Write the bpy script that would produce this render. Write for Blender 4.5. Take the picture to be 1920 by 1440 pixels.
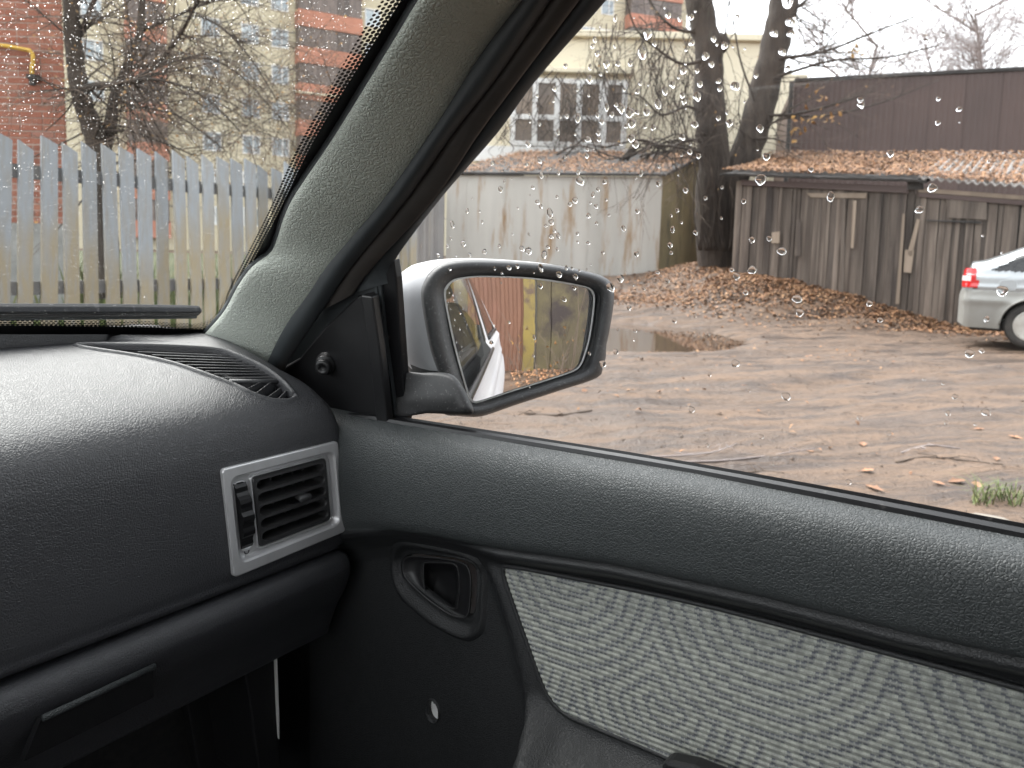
import bpy, bmesh, math, random
from mathutils import Vector as V, Matrix, noise, Euler
random.seed(7)
S = bpy.context.scene
for o in list(bpy.data.objects): bpy.data.objects.remove(o)
COL = S.collection
R = random.random
def U(a, b): return a + (b - a) * random.random()

# ------------------------------------------------------------------ camera
FPX, PSI, PIT, ROLL, HY = 1440.0, math.radians(54), math.radians(6), math.radians(1.4), 470.0
EYE = V((0, 0, 1.15))
Fh = V((math.sin(PSI), math.cos(PSI), 0)); Rh = V((math.cos(PSI), -math.sin(PSI), 0)); Zu = V((0, 0, 1))
cf = Fh * math.cos(PIT) - Zu * math.sin(PIT); cu0 = Fh * math.sin(PIT) + Zu * math.cos(PIT)
cr = Rh * math.cos(ROLL) + cu0 * math.sin(ROLL); cu = cu0 * math.cos(ROLL) - Rh * math.sin(ROLL)
YP = HY + FPX * math.tan(PIT)
cam = bpy.data.cameras.new('camera'); camo = bpy.data.objects.new('camera', cam); COL.objects.link(camo)
camo.matrix_world = Matrix(((cr.x, cu.x, -cf.x, EYE.x), (cr.y, cu.y, -cf.y, EYE.y), (cr.z, cu.z, -cf.z, EYE.z), (0, 0, 0, 1)))
cam.sensor_width = 36; cam.lens = 36 * FPX / 1920; cam.shift_y = -(720 - YP) / 1920
cam.clip_start = 0.01; cam.clip_end = 2000
cam.dof.use_dof = True; cam.dof.focus_distance = 0.80; cam.dof.aperture_fstop = 11
S.camera = camo

# ------------------------------------------------------------------ sky, sun, exposure
W = bpy.data.worlds.new('World'); S.world = W; W.use_nodes = True
nt = W.node_tree; nt.nodes.clear()
sky = nt.nodes.new('ShaderNodeTexSky'); sky.sky_type = 'NISHITA'; sky.sun_disc = False
SUN_EL, SUN_ROT = math.radians(55), math.radians(12)
sky.sun_elevation = SUN_EL; sky.sun_rotation = SUN_ROT; sky.air_density = 1.0; sky.dust_density = 1.2; sky.ozone_density = 1.0
hs = nt.nodes.new('ShaderNodeHueSaturation'); hs.inputs['Saturation'].default_value = 0.12
bg = nt.nodes.new('ShaderNodeBackground'); bg.inputs['Strength'].default_value = 0.15
wo = nt.nodes.new('ShaderNodeOutputWorld')
nt.links.new(sky.outputs[0], hs.inputs['Color']); nt.links.new(hs.outputs[0], bg.inputs[0]); nt.links.new(bg.outputs[0], wo.inputs[0])
sl = bpy.data.lights.new('sun', 'SUN'); sl.energy = 1.5; sl.angle = math.radians(60); sl.color = (1, .97, .93)
so = bpy.data.objects.new('sun', sl); COL.objects.link(so)
sd = V((math.sin(SUN_ROT) * math.cos(SUN_EL), math.cos(SUN_ROT) * math.cos(SUN_EL), math.sin(SUN_EL)))
so.rotation_euler = sd.to_track_quat('Z', 'Y').to_euler(); so.location = (0, 0, 60)
S.view_settings.view_transform = 'Standard'; S.view_settings.look = 'None'
S.view_settings.exposure = 2.42; S.view_settings.gamma = 1; S.view_settings.use_curve_mapping = False
S.render.engine = 'CYCLES'
cy = S.cycles; cy.use_denoising = True; cy.max_bounces = 14; cy.transparent_max_bounces = 24; cy.transmission_bounces = 12
cy.glossy_bounces = 5; cy.diffuse_bounces = 4; cy.caustics_reflective = False; cy.caustics_refractive = False
try: cy.denoiser = 'OPENIMAGEDENOISE'
except Exception: pass

# ------------------------------------------------------------------ view rays used to survey the place
def ray(px, py):
    d = cf + cr * ((px - 960) / FPX) - cu * ((py - YP) / FPX)
    return d / d.dot(Fh)
def at(px, py, dep): return EYE + ray(px, py) * dep
def on_plane(px, py, p0, n):
    d = ray(px, py); return EYE + d * ((p0 - EYE).dot(n) / d.dot(n))
def onX(px, py, X): return on_plane(px, py, V((X, 0, 0)), V((1, 0, 0)))
def onY(px, py, Y): return on_plane(px, py, V((0, Y, 0)), V((0, 1, 0)))
FN = V((1, 0, .22)).normalized(); FP = V((.70, 0, .94))
def onF(px, py, off=0.0): return on_plane(px, py, FP - FN * off, FN)       # side window plane, off = towards the cabin
def ud(u, d, z=0.0): return V((EYE.x, EYE.y, 0)) + Rh * u + Fh * d + Zu * z
def upx(px, d): return (px - 960) / FPX * d

# ------------------------------------------------------------------ mesh helpers
class MB:
    def __init__(s): s.v = []; s.f = []; s.m = []
    def add(s, vs, fs, mi=0):
        b = len(s.v); s.v.extend([tuple(x) for x in vs]); s.f.extend([tuple(i + b for i in f) for f in fs]); s.m.extend([mi] * len(fs))
BOXF = [(0, 3, 2, 1), (4, 5, 6, 7), (0, 1, 5, 4), (1, 2, 6, 5), (2, 3, 7, 6), (3, 0, 4, 7)]
def obox(mb, o, a, b, c, mi=0):
    o, a, b, c = V(o), V(a), V(b), V(c)
    if a.cross(b).dot(c) < 0: a, b = b, a
    mb.add([o, o + a, o + a + b, o + b, o + c, o + a + c, o + a + b + c, o + b + c], BOXF, mi)
def cbox(mb, c, sx, sy, sz, mi=0): obox(mb, V(c) - V((sx / 2, sy / 2, sz / 2)), (sx, 0, 0), (0, sy, 0), (0, 0, sz), mi)
def tube(mb, pts, rad, n=6, cap=True, mi=0, flat=1.0, up=None):
    pts = [V(p) for p in pts]
    if not isinstance(rad, (list, tuple)): rad = [rad] * len(pts)
    vs = []; prev = None
    for i, p in enumerate(pts):
        t = (pts[min(i + 1, len(pts) - 1)] - pts[max(i - 1, 0)]).normalized()
        if prev is None:
            a = V(up) if up is not None else (V((0, 0, 1)) if abs(t.z) < .9 else V((1, 0, 0)))
        else: a = prev
        a = (a - t * a.dot(t)).normalized(); b = t.cross(a); prev = a
        for k in range(n):
            w = 2 * math.pi * k / n
            vs.append(p + a * (math.cos(w) * rad[i]) + b * (math.sin(w) * rad[i] * flat))
    fs = []
    for i in range(len(pts) - 1):
        for k in range(n):
            k2 = (k + 1) % n
            fs.append((i * n + k, i * n + k2, (i + 1) * n + k2, (i + 1) * n + k))
    if cap: fs.append(tuple(reversed(range(n)))); fs.append(tuple(range((len(pts) - 1) * n, len(pts) * n)))
    mb.add(vs, fs, mi)
def loft(mb, loops, closed=True, cap0=False, cap1=False, mi=0):
    n = len(loops[0]); vs = [p for l in loops for p in l]; fs = []
    for i in range(len(loops) - 1):
        for k in range(n if closed else n - 1):
            k2 = (k + 1) % n
            fs.append((i * n + k, i * n + k2, (i + 1) * n + k2, (i + 1) * n + k))
    if cap0: fs.append(tuple(reversed(range(n))))
    if cap1: fs.append(tuple(range((len(loops) - 1) * n, len(loops) * n)))
    mb.add(vs, fs, mi)
def prism(mb, pts, ext, mi=0):
    pts = [V(p) for p in pts]; ext = V(ext); n = len(pts)
    mb.add(pts + [p + ext for p in pts], [tuple(range(n)), tuple(reversed(range(n, 2 * n)))] + [(k, (k + 1) % n, n + (k + 1) % n, n + k) for k in range(n)], mi)
def lathe(mb, o, axis, prof, n=20, mi=0):
    axis = V(axis).normalized(); a = axis.orthogonal().normalized(); b = axis.cross(a)
    loft(mb, [[V(o) + axis * h + a * (r * math.cos(2 * math.pi * k / n)) + b * (r * math.sin(2 * math.pi * k / n)) for k in range(n)] for r, h in prof], True, True, True, mi)
def cr_pt(p0, p1, p2, p3, t):
    return tuple(.5 * (2 * b + (c - a) * t + (2 * a - 5 * b + 4 * c - d) * t * t + (3 * b - a - 3 * c + d) * t ** 3) for a, b, c, d in zip(p0, p1, p2, p3))
def crc(pts, n):      # closed smooth curve, n samples per span
    L = len(pts); return [cr_pt(pts[i - 1], pts[i], pts[(i + 1) % L], pts[(i + 2) % L], k / n) for i in range(L) for k in range(n)]
def cro(pts, n):      # open smooth curve
    L = len(pts); out = []
    for i in range(L - 1):
        for k in range(n): out.append(cr_pt(pts[max(i - 1, 0)], pts[i], pts[i + 1], pts[min(i + 2, L - 1)], k / n))
    return out + [tuple(pts[-1])]
def lerp(tab, x):
    if x <= tab[0][0]: return tab[0][1]
    for (a, ya), (b, yb) in zip(tab, tab[1:]):
        if x <= b: return ya + (yb - ya) * (x - a) / (b - a)
    return tab[-1][1]
def sm(a, b, x):
    t = max(0, min(1, (x - a) / (b - a))); return t * t * (3 - 2 * t)
def inside(p, poly):
    x, y = p; c = False; j = len(poly) - 1
    for i in range(len(poly)):
        xi, yi = poly[i]; xj, yj = poly[j]
        if (yi > y) != (yj > y) and x < (xj - xi) * (y - yi) / (yj - yi) + xi: c = not c
        j = i
    return c
def tag(o, label=None, cat=None, group=None, kind=None):
    if label: o['label'] = label
    if cat: o['category'] = cat
    if group: o['group'] = group
    if kind: o['kind'] = kind
    return o
BASE = {}
def adopt(o, parent):
    o.parent = parent; o.matrix_parent_inverse = Matrix.Translation(-BASE.get(parent.name, V((0, 0, 0))))
def data(name, mb, mats, smooth=False):
    me = bpy.data.meshes.new(name); me.from_pydata(mb.v, [], mb.f)
    for m in (mats if isinstance(mats, (list, tuple)) else [mats]): me.materials.append(m)
    if isinstance(mats, (list, tuple)) and len(mats) > 1: me.polygons.foreach_set('material_index', mb.m)
    if smooth: me.polygons.foreach_set('use_smooth', [True] * len(me.polygons))
    me.update()
    return me
def mk(name, mb, mats, parent=None, smooth=False, fix=False, bev=0, **kw):
    me = data(name, mb, mats, smooth)
    if fix or bev:
        bm = bmesh.new(); bm.from_mesh(me)
        if fix: bmesh.ops.remove_doubles(bm, verts=bm.verts, dist=1e-5); bmesh.ops.recalc_face_normals(bm, faces=bm.faces)
        if bev:
            bmesh.ops.recalc_face_normals(bm, faces=bm.faces)
            bmesh.ops.bevel(bm, geom=[e for e in bm.edges if len(e.link_faces) == 2 and e.calc_face_angle(0) > .5], offset=bev, segments=2, affect='EDGES', profile=.5)
        bm.to_mesh(me); bm.free()
    o = bpy.data.objects.new(name, me); COL.objects.link(o)
    if parent is not None: adopt(o, parent)
    return tag(o, **kw)
def inst(name, me, parent=None, loc=(0, 0, 0), rot=None, scale=None, mat=None, **kw):
    o = bpy.data.objects.new(name, me); COL.objects.link(o)
    if parent is not None: adopt(o, parent)
    if mat is not None: o.matrix_basis = mat
    else:
        o.location = loc
        if rot is not None: o.rotation_euler = rot
        if scale is not None: o.scale = scale
    return tag(o, **kw)
def thing(name, loc, label, cat, group=None):
    o = bpy.data.objects.new(name, None); COL.objects.link(o); o.location = loc; o.empty_display_size = .1
    BASE[o.name] = V(loc); return tag(o, label, cat, group)

# ------------------------------------------------------------------ materials
def shader(name):
    m = bpy.data.materials.new(name); m.use_nodes = True; t = m.node_tree; t.nodes.clear()
    out = t.nodes.new('ShaderNodeOutputMaterial'); return m, t, out
def N(t, typ, **kw):
    n = t.nodes.new('ShaderNode' + typ)
    for k, v in kw.items():
        if k.startswith('i_'):
            key = k[2:].replace('_', ' '); n.inputs[int(key) if key.isdigit() else key].default_value = v
        else: setattr(n, k, v)
    return n
def rgb(c): return (c[0], c[1], c[2], 1)
def mixc(t, fac, a, b, mode='MIX'):
    n = t.nodes.new('ShaderNodeMix'); n.data_type = 'RGBA'; n.blend_type = mode
    for idx, val in ((0, fac), (6, a), (7, b)):
        if isinstance(val, bpy.types.NodeSocket): t.links.new(val, n.inputs[idx])
        elif idx == 0: n.inputs[0].default_value = val
        else: n.inputs[idx].default_value = rgb(val)
    return n.outputs[2]
def math_n(t, op, a, b=None, c=None):
    n = t.nodes.new('ShaderNodeMath'); n.operation = op
    for i, val in enumerate((a, b, c)):
        if val is None: continue
        if isinstance(val, bpy.types.NodeSocket): t.links.new(val, n.inputs[i])
        else: n.inputs[i].default_value = val
    return n.outputs[0]
def ramp(t, sock, a, b, c0=0.0, c1=1.0):
    n = N(t, 'MapRange'); n.inputs[1].default_value = a; n.inputs[2].default_value = b; n.inputs[3].default_value = c0; n.inputs[4].default_value = c1
    t.links.new(sock, n.inputs[0]); return n.outputs[0]
def coords(t, scale=(1, 1, 1), rot=(0, 0, 0), kind='Object', rnd=False):
    tc = N(t, 'TexCoord'); mp = N(t, 'Mapping'); mp.inputs['Scale'].default_value = scale; mp.inputs['Rotation'].default_value = rot
    t.links.new(tc.outputs[kind], mp.inputs[0])
    if rnd:
        oi = N(t, 'ObjectInfo'); cb = N(t, 'CombineXYZ'); m = math_n(t, 'MULTIPLY', oi.outputs['Random'], 37.0)
        for i in range(3): t.links.new(m, cb.inputs[i])
        t.links.new(cb.outputs[0], mp.inputs['Location'])
    return mp.outputs[0]
def noise_n(t, vec, scale, detail=4, rough=.55, dist=0.0):
    n = N(t, 'TexNoise'); n.inputs['Scale'].default_value = scale; n.inputs['Detail'].default_value = detail
    n.inputs['Roughness'].default_value = rough; n.inputs['Distortion'].default_value = dist
    t.links.new(vec, n.inputs['Vector']); return n.outputs['Fac']
def mat(name, c1, c2=None, scale=6, rough=.6, rough2=None, metal=0, c3=None, s3=30, f3=(.55, .7), stretch=(1, 1, 1), rnd=0.0, isl=0.0,
        bump=None, bstrength=.3, bdist=.002, coat=0.0, coat_rough=.05, spec=.5, sheen=0, isl_cols=None, rnd_cols=None):
    """principled surface: two noise-mixed colours, optional patches c3, random brightness per object / island, bump"""
    m, t, out = shader(name)
    p = N(t, 'BsdfPrincipled'); t.links.new(p.outputs[0], out.inputs[0])
    vec = coords(t, stretch, rnd=rnd > 0 or rnd_cols is not None)
    col = None
    if c2 is not None:
        nf = noise_n(t, vec, scale); col = mixc(t, ramp(t, nf, .35, .65), c1, c2)
    else: col = mixc(t, 0.0, c1, c1)
    if isl_cols or rnd_cols:
        cols = isl_cols or rnd_cols
        src = N(t, 'NewGeometry').outputs['Random Per Island'] if isl_cols else N(t, 'ObjectInfo').outputs['Random']
        cr_ = N(t, 'ValToRGB'); cr_.color_ramp.interpolation = 'LINEAR'
        e = cr_.color_ramp.elements; e[0].color = rgb(cols[0]); e[1].color = rgb(cols[-1])
        for i, cc in enumerate(cols[1:-1]): x = e.new((i + 1) / (len(cols) - 1)); x.color = rgb(cc)
        t.links.new(src, cr_.inputs[0])
        col = mixc(t, .75, col, cr_.outputs[0])
    if c3 is not None:
        col = mixc(t, ramp(t, noise_n(t, vec, s3, 6, .65), f3[0], f3[1]), col, c3)
    if rnd or isl:
        src = N(t, 'ObjectInfo').outputs['Random'] if rnd else N(t, 'NewGeometry').outputs['Random Per Island']
        a = rnd or isl; k = ramp(t, src, 0, 1, 1 - a, 1 + a); cb = N(t, 'CombineColor')
        for i in range(3): t.links.new(k, cb.inputs[i])
        col = mixc(t, 1.0, col, cb.outputs[0], 'MULTIPLY')
    t.links.new(col, p.inputs['Base Color'])
    p.inputs['Metallic'].default_value = metal; p.inputs['Specular IOR Level'].default_value = spec
    if rough2 is not None: t.links.new(ramp(t, noise_n(t, vec, scale * 1.7), .3, .7, rough, rough2), p.inputs['Roughness'])
    else: p.inputs['Roughness'].default_value = rough
    if coat: p.inputs['Coat Weight'].default_value = coat; p.inputs['Coat Roughness'].default_value = coat_rough; p.inputs['Coat IOR'].default_value = 1.5 if coat_rough < .1 else 1.75
    if bump:
        b = N(t, 'Bump'); b.inputs['Strength'].default_value = bstrength; b.inputs['Distance'].default_value = bdist
        if bump[0] == 'leather':
            oc = coords(t); nz = N(t, 'TexNoise'); nz.inputs['Scale'].default_value = bump[1] * .55; nz.inputs['Detail'].default_value = 2
            t.links.new(oc, nz.inputs['Vector'])
            mv = N(t, 'VectorMath', operation='MULTIPLY_ADD'); mv.inputs[1].default_value = (1.3 / bump[1],) * 3
            t.links.new(nz.outputs['Color'], mv.inputs[0]); t.links.new(oc, mv.inputs[2])
            vo = N(t, 'TexVoronoi', feature='DISTANCE_TO_EDGE'); vo.inputs['Scale'].default_value = bump[1]
            t.links.new(mv.outputs[0], vo.inputs['Vector']); h = ramp(t, vo.outputs['Distance'], 0, .22)
            h2 = noise_n(t, oc, bump[1] * .18, 2); h = math_n(t, 'MULTIPLY', h, ramp(t, h2, .3, .6, .75, 1.0))
        else:
            h = noise_n(t, coords(t, bump[2] if len(bump) > 2 else (1, 1, 1), rnd=rnd > 0), bump[1], 5, .6)
        t.links.new(h, b.inputs['Height']); t.links.new(b.outputs[0], p.inputs['Normal'])
        if coat: t.links.new(b.outputs[0], p.inputs['Coat Normal'])
    return m
def glass_sheet(name, tint, refl=1.0, dirt=0.0, film=(.5, .5, .5), dscale=600):
    m, t, out = shader(name)
    tr = N(t, 'BsdfTransparent'); tr.inputs[0].default_value = rgb(tint)
    gl = N(t, 'BsdfGlossy'); gl.inputs['Roughness'].default_value = .01
    fr = N(t, 'Fresnel'); fr.inputs[0].default_value = 1.45
    geo = N(t, 'NewGeometry'); f = math_n(t, 'MULTIPLY', math_n(t, 'MULTIPLY', fr.outputs[0], refl), math_n(t, 'SUBTRACT', 1.0, geo.outputs['Backfacing']))
    mx = N(t, 'MixShader'); t.links.new(f, mx.inputs[0]); t.links.new(tr.outputs[0], mx.inputs[1]); t.links.new(gl.outputs[0], mx.inputs[2])
    last = mx
    if dirt:
        df = N(t, 'BsdfDiffuse'); df.inputs[0].default_value = rgb(film)
        k = ramp(t, noise_n(t, coords(t), 4, 6, .6), .3, .8, dirt * .4, dirt * 1.5)
        k = math_n(t, 'MULTIPLY', k, math_n(t, 'SUBTRACT', 1.0, geo.outputs['Backfacing']))
        m2 = N(t, 'MixShader'); t.links.new(k, m2.inputs[0]); t.links.new(mx.outputs[0], m2.inputs[1]); t.links.new(df.outputs[0], m2.inputs[2]); last = m2
    t.links.new(last.outputs[0], out.inputs[0]); return m

M = {}
M['dash'] = mat('dash_plastic', (.026, .027, .031), (.031, .032, .036), 3, rough=.48, coat=.14, coat_rough=.44, bump=('leather', 350), bstrength=.5, bdist=.0007, c3=(.05, .049, .047), s3=2.6, f3=(.60, .9), spec=.65)
M['door'] = mat('door_plastic', (.036, .041, .042), (.042, .047, .048), 3, rough=.48, rough2=.56, bump=('leather', 330), bstrength=.75, bdist=.0007, spec=.5, c3=(.052, .054, .053), s3=5, f3=(.6, .9))
M['door_low'] = mat('door_hard_plastic_shaded', (.015, .016, .017), (.018, .019, .020), 3, rough=.45, rough2=.55, bump=('leather', 380), bstrength=.5, bdist=.0006, spec=.55, c3=(.03, .03, .029), s3=6, f3=(.62, .9))  # hard plastic; weaker light low on the door also painted into its tone
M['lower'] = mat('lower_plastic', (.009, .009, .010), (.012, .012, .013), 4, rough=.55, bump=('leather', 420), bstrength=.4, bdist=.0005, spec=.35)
M['pillar'] = mat('pillar_plastic', (.46, .495, .445), (.485, .52, .47), 3, rough=.5, bump=('leather', 240), bstrength=.8, bdist=.0011, spec=.45)
M['black'] = mat('smooth_black_plastic', (.011, .011, .012), (.016, .016, .017), 20, rough=.38, bump=('n', 300), bstrength=.05, bdist=.0005)
M['wiper'] = mat('wiper_plastic', (.012, .013, .016), (.02, .021, .025), 8, rough=.6, spec=.2, c3=(.10, .10, .11), s3=45, f3=(.60, .8), stretch=(3, .6, .6))
M['vent_black'] = mat('vent_black_plastic', (.032, .032, .033), (.038, .038, .039), 20, rough=.38, spec=.6)
M['gloss'] = mat('glossy_black_trim', (.010, .010, .011), rough=.34, spec=.3, c3=(.10, .095, .09), s3=60, f3=(.64, .78), bump=('n', 40), bstrength=.05)
M['rubber'] = mat('rubber', (.034, .040, .044), (.042, .048, .052), 8, rough=.6)
M['doorframe'] = mat('worn_frame', (.045, .040, .037), (.06, .053, .048), 12, rough=.45, c3=(.07, .06, .05), s3=14, f3=(.6, .85), stretch=(1, 1, 3))
M['mirror_black'] = mat('weathered_black_plastic', (.028, .028, .029), (.040, .040, .041), 30, rough=.5, c3=(.20, .195, .19), s3=260, f3=(.58, .76), bump=('n', 500), bstrength=.15, bdist=.001)
M['silver'] = mat('silver_painted_plastic', (.60, .60, .61), (.66, .66, .67), 40, rough=.36, metal=.5, bump=('n', 900), bstrength=.06, bdist=.0005)
M['white_car'] = mat('white_car_paint', (.50, .50, .52), (.54, .54, .55), 3, rough=.5, spec=.3, coat=.08, c3=(.50, .48, .46), s3=20, f3=(.7, .95))
M['car_glass_dark'] = mat('dark_car_glass', (.010, .011, .012), (.03, .03, .03), 20, rough=.04, spec=.6)
M['headliner'] = mat('headliner', (.48, .48, .46), rough=.9)
M['carpet'] = mat('dark_carpet', (.012, .012, .013), (.02, .02, .02), 90, rough=.95)
M['metal_gap_light'] = mat('pale_metal_and_gap_light', (.78, .78, .76), rough=.5)
M['glass'] = glass_sheet('window_glass', (.93, .94, .94), .9, .012)
M['ws_glass'] = glass_sheet('windshield_glass', (.92, .93, .92), .5, .085, (.66, .66, .64))
m, t, out = shader('mirror_silver'); p = N(t, 'BsdfGlossy'); p.inputs[0].default_value = (.84, .84, .85, 1); p.inputs['Roughness'].default_value = .004; t.links.new(p.outputs[0], out.inputs[0]); M['mirror'] = m
m, t, out = shader('water_drop'); p = N(t, 'BsdfGlass'); p.inputs['IOR'].default_value = 1.33; p.inputs['Roughness'].default_value = 0; t.links.new(p.outputs[0], out.inputs[0]); M['drop'] = m
m, t, out = shader('water_specks'); p = N(t, 'BsdfGlass'); p.inputs['IOR'].default_value = 1.33; p.inputs['Roughness'].default_value = .25
df = N(t, 'BsdfDiffuse'); df.inputs[0].default_value = (.8, .8, .8, 1); tl = N(t, 'BsdfTranslucent'); tl.inputs[0].default_value = (.85, .85, .85, 1)
mx = N(t, 'MixShader'); mx.inputs[0].default_value = .7; t.links.new(df.outputs[0], mx.inputs[1]); t.links.new(tl.outputs[0], mx.inputs[2])
mx2 = N(t, 'MixShader'); mx2.inputs[0].default_value = .42; t.links.new(p.outputs[0], mx2.inputs[1]); t.links.new(mx.outputs[0], mx2.inputs[2]); t.links.new(mx2.outputs[0], out.inputs[0]); M['speck'] = m
# frit dots: flat print, opaque black dots on clear glass that shrink towards the clear side (uv: u along, v across)
m, t, out = shader('frit_dots')
tc = N(t, 'TexCoord'); sp = N(t, 'SeparateXYZ'); t.links.new(tc.outputs['UV'], sp.inputs[0]); u_, v_ = sp.outputs[0], sp.outputs[1]
row = math_n(t, 'FLOOR', v_); ush = math_n(t, 'ADD', u_, math_n(t, 'MULTIPLY', math_n(t, 'MODULO', row, 2.0), .5))
du = math_n(t, 'SUBTRACT', math_n(t, 'FRACT', ush), .5); dv = math_n(t, 'SUBTRACT', math_n(t, 'FRACT', v_), .5)
rr = math_n(t, 'SQRT', math_n(t, 'ADD', math_n(t, 'MULTIPLY', du, du), math_n(t, 'MULTIPLY', dv, dv)))
dot = math_n(t, 'LESS_THAN', rr, ramp(t, v_, 0, 5, .52, .24))
bk = N(t, 'BsdfPrincipled'); bk.inputs['Base Color'].default_value = (.008, .008, .008, 1); bk.inputs['Roughness'].default_value = .3
tr = N(t, 'BsdfTransparent'); mx = N(t, 'MixShader'); t.links.new(dot, mx.inputs[0]); t.links.new(tr.outputs[0], mx.inputs[1]); t.links.new(bk.outputs[0], mx.inputs[2]); t.links.new(mx.outputs[0], out.inputs[0]); M['frit'] = m
# seat-cloth insert: grey-green ribs with navy stitches lying on curved bands
m, t, out = shader('door_cloth'); p = N(t, 'BsdfPrincipled'); t.links.new(p.outputs[0], out.inputs[0]); p.inputs['Roughness'].default_value = .95; p.inputs['Specular IOR Level'].default_value = .15
tc = N(t, 'TexCoord'); sp = N(t, 'SeparateXYZ'); t.links.new(tc.outputs['UV'], sp.inputs[0]); u_, v_ = sp.outputs[0], sp.outputs[1]   # u metres along, v rib number
fz = math_n(t, 'FRACT', v_); rowi = math_n(t, 'FLOOR', v_)
groove = ramp(t, math_n(t, 'ABSOLUTE', math_n(t, 'SUBTRACT', fz, .5)), .30, .5)
vm = math_n(t, 'MULTIPLY', rowi, .0057)
stp = .0046; uoff = math_n(t, 'ADD', math_n(t, 'DIVIDE', u_, stp), math_n(t, 'MULTIPLY', rowi, .37)); un = math_n(t, 'MULTIPLY', math_n(t, 'SUBTRACT', math_n(t, 'FLOOR', uoff), math_n(t, 'MULTIPLY', rowi, .37)), stp); ufr = math_n(t, 'FRACT', uoff)
cell = .21
cx = math_n(t, 'SUBTRACT', math_n(t, 'FRACT', math_n(t, 'ADD', math_n(t, 'DIVIDE', un, cell), math_n(t, 'MULTIPLY', math_n(t, 'FLOOR', math_n(t, 'DIVIDE', vm, .118)), .43))), .5)
cyy = math_n(t, 'SUBTRACT', math_n(t, 'FRACT', math_n(t, 'DIVIDE', vm, .118)), 1.05)
rad = math_n(t, 'SQRT', math_n(t, 'ADD', math_n(t, 'POWER', math_n(t, 'MULTIPLY', cx, cell), 2.0), math_n(t, 'POWER', math_n(t, 'MULTIPLY', cyy, .112), 2.0)))
ringf = math_n(t, 'FRACT', math_n(t, 'MULTIPLY', rad, 70.0)); st = math_n(t, 'LESS_THAN', math_n(t, 'ABSOLUTE', math_n(t, 'SUBTRACT', ringf, .5)), .20)
st = math_n(t, 'MULTIPLY', st, math_n(t, 'GREATER_THAN', ufr, .30))
st = math_n(t, 'MULTIPLY', st, ramp(t, math_n(t, 'ABSOLUTE', math_n(t, 'SUBTRACT', fz, .5)), .12, .30))
thr = noise_n(t, tc.outputs['Object'], 1500, 2); thr2 = noise_n(t, tc.outputs['Object'], 160, 3)
col = mixc(t, ramp(t, thr, .35, .65), (.31, .32, .29), (.52, .53, .475)); col = mixc(t, ramp(t, thr2, .4, .65), col, (.27, .28, .255))
col = mixc(t, math_n(t, 'MULTIPLY', groove, .7), col, (.13, .135, .122)); soft = ramp(t, math_n(t, 'ABSOLUTE', math_n(t, 'SUBTRACT', ringf, .5)), .28, .10); col = mixc(t, math_n(t, 'MULTIPLY', soft, .30), col, (.115, .122, .155)); col = mixc(t, math_n(t, 'MULTIPLY', st, .55), col, (.035, .040, .075))
t.links.new(col, p.inputs['Base Color']); b = N(t, 'Bump'); b.inputs['Strength'].default_value = .6; b.inputs['Distance'].default_value = .0007
t.links.new(thr, b.inputs['Height']); t.links.new(b.outputs[0], p.inputs['Normal']); M['cloth'] = m
# outdoors
M['brick'] = mat('red_brick', (.28, .10, .062), (.34, .14, .085), 9, rough=.9, rnd_cols=[(.20, .075, .052), (.31, .115, .075), (.26, .10, .068), (.34, .155, .105), (.29, .145, .115)], c3=(.36, .27, .22), s3=16, f3=(.6, .85), bump=('n', 60), bstrength=.4, bdist=.004)
M['mortar'] = mat('mortar', (.46, .40, .35), (.38, .32, .28), 12, rough=.95, bump=('n', 80), bstrength=.4)
M['concrete'] = mat('concrete', (.30, .30, .29), (.22, .22, .21), 3, rough=.9, c3=(.14, .14, .12), s3=4, f3=(.6, .8), bump=('n', 40), bstrength=.3)
M['yellow'] = mat('yellow_pipe_paint', (.62, .38, .04), (.55, .33, .04), 8, rough=.45)
M['beige'] = mat('beige_panel', (.60, .54, .40), (.55, .50, .37), .5, rough=.9, c3=(.36, .33, .26), s3=.7, f3=(.6, .8))
M['terracotta'] = mat('terracotta_plaster', (.50, .235, .165), (.44, .20, .14), .6, rough=.9, c3=(.40, .20, .15), s3=2, f3=(.55, .8))
M['loggia'] = mat('dark_loggia_glazing', (.10, .08, .075), (.17, .135, .12), 1.2, rough=.5, stretch=(3, 3, .6), isl=.3)
M['far_pane'] = mat('window_pane_far', (.30, .36, .40), (.42, .47, .50), .8, rough=.15, rnd=.3)
M['white_paint'] = mat('white_frame_paint', (.82, .82, .80), (.76, .75, .73), 5, rough=.6, c3=(.55, .52, .48), s3=9, f3=(.66, .85))
M['cream'] = mat('cream_stucco', (.74, .67, .51), (.69, .62, .47), .8, rough=.95, c3=(.50, .42, .28), s3=1.6, f3=(.58, .85), bump=('n', 30), bstrength=.2)
M['win_dark'] = mat('brown_room_behind_glass', (.14, .105, .08), (.23, .175, .13), 1.5, rough=.3, rnd=.35)
M['slat'] = None
m, t, out = shader('weathered_picket'); p = N(t, 'BsdfPrincipled'); p.inputs['Roughness'].default_value = .85; t.links.new(p.outputs[0], out.inputs[0])
vec = coords(t, (1, 1, 1), rnd=False); oi = N(t, 'ObjectInfo'); sp = N(t, 'SeparateXYZ'); tc = N(t, 'TexCoord'); t.links.new(tc.outputs['Object'], sp.inputs[0])
vr = coords(t, (14, 14, 1.6), rnd=True); n1 = noise_n(t, vr, 1.0, 4); n2 = noise_n(t, vr, 3.5, 5)
lvl = math_n(t, 'ADD', math_n(t, 'ADD', sp.outputs[2], math_n(t, 'MULTIPLY', n1, 1.1)), math_n(t, 'MULTIPLY', oi.outputs['Random'], .7))
worn = ramp(t, lvl, 1.92, 2.30)
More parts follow.
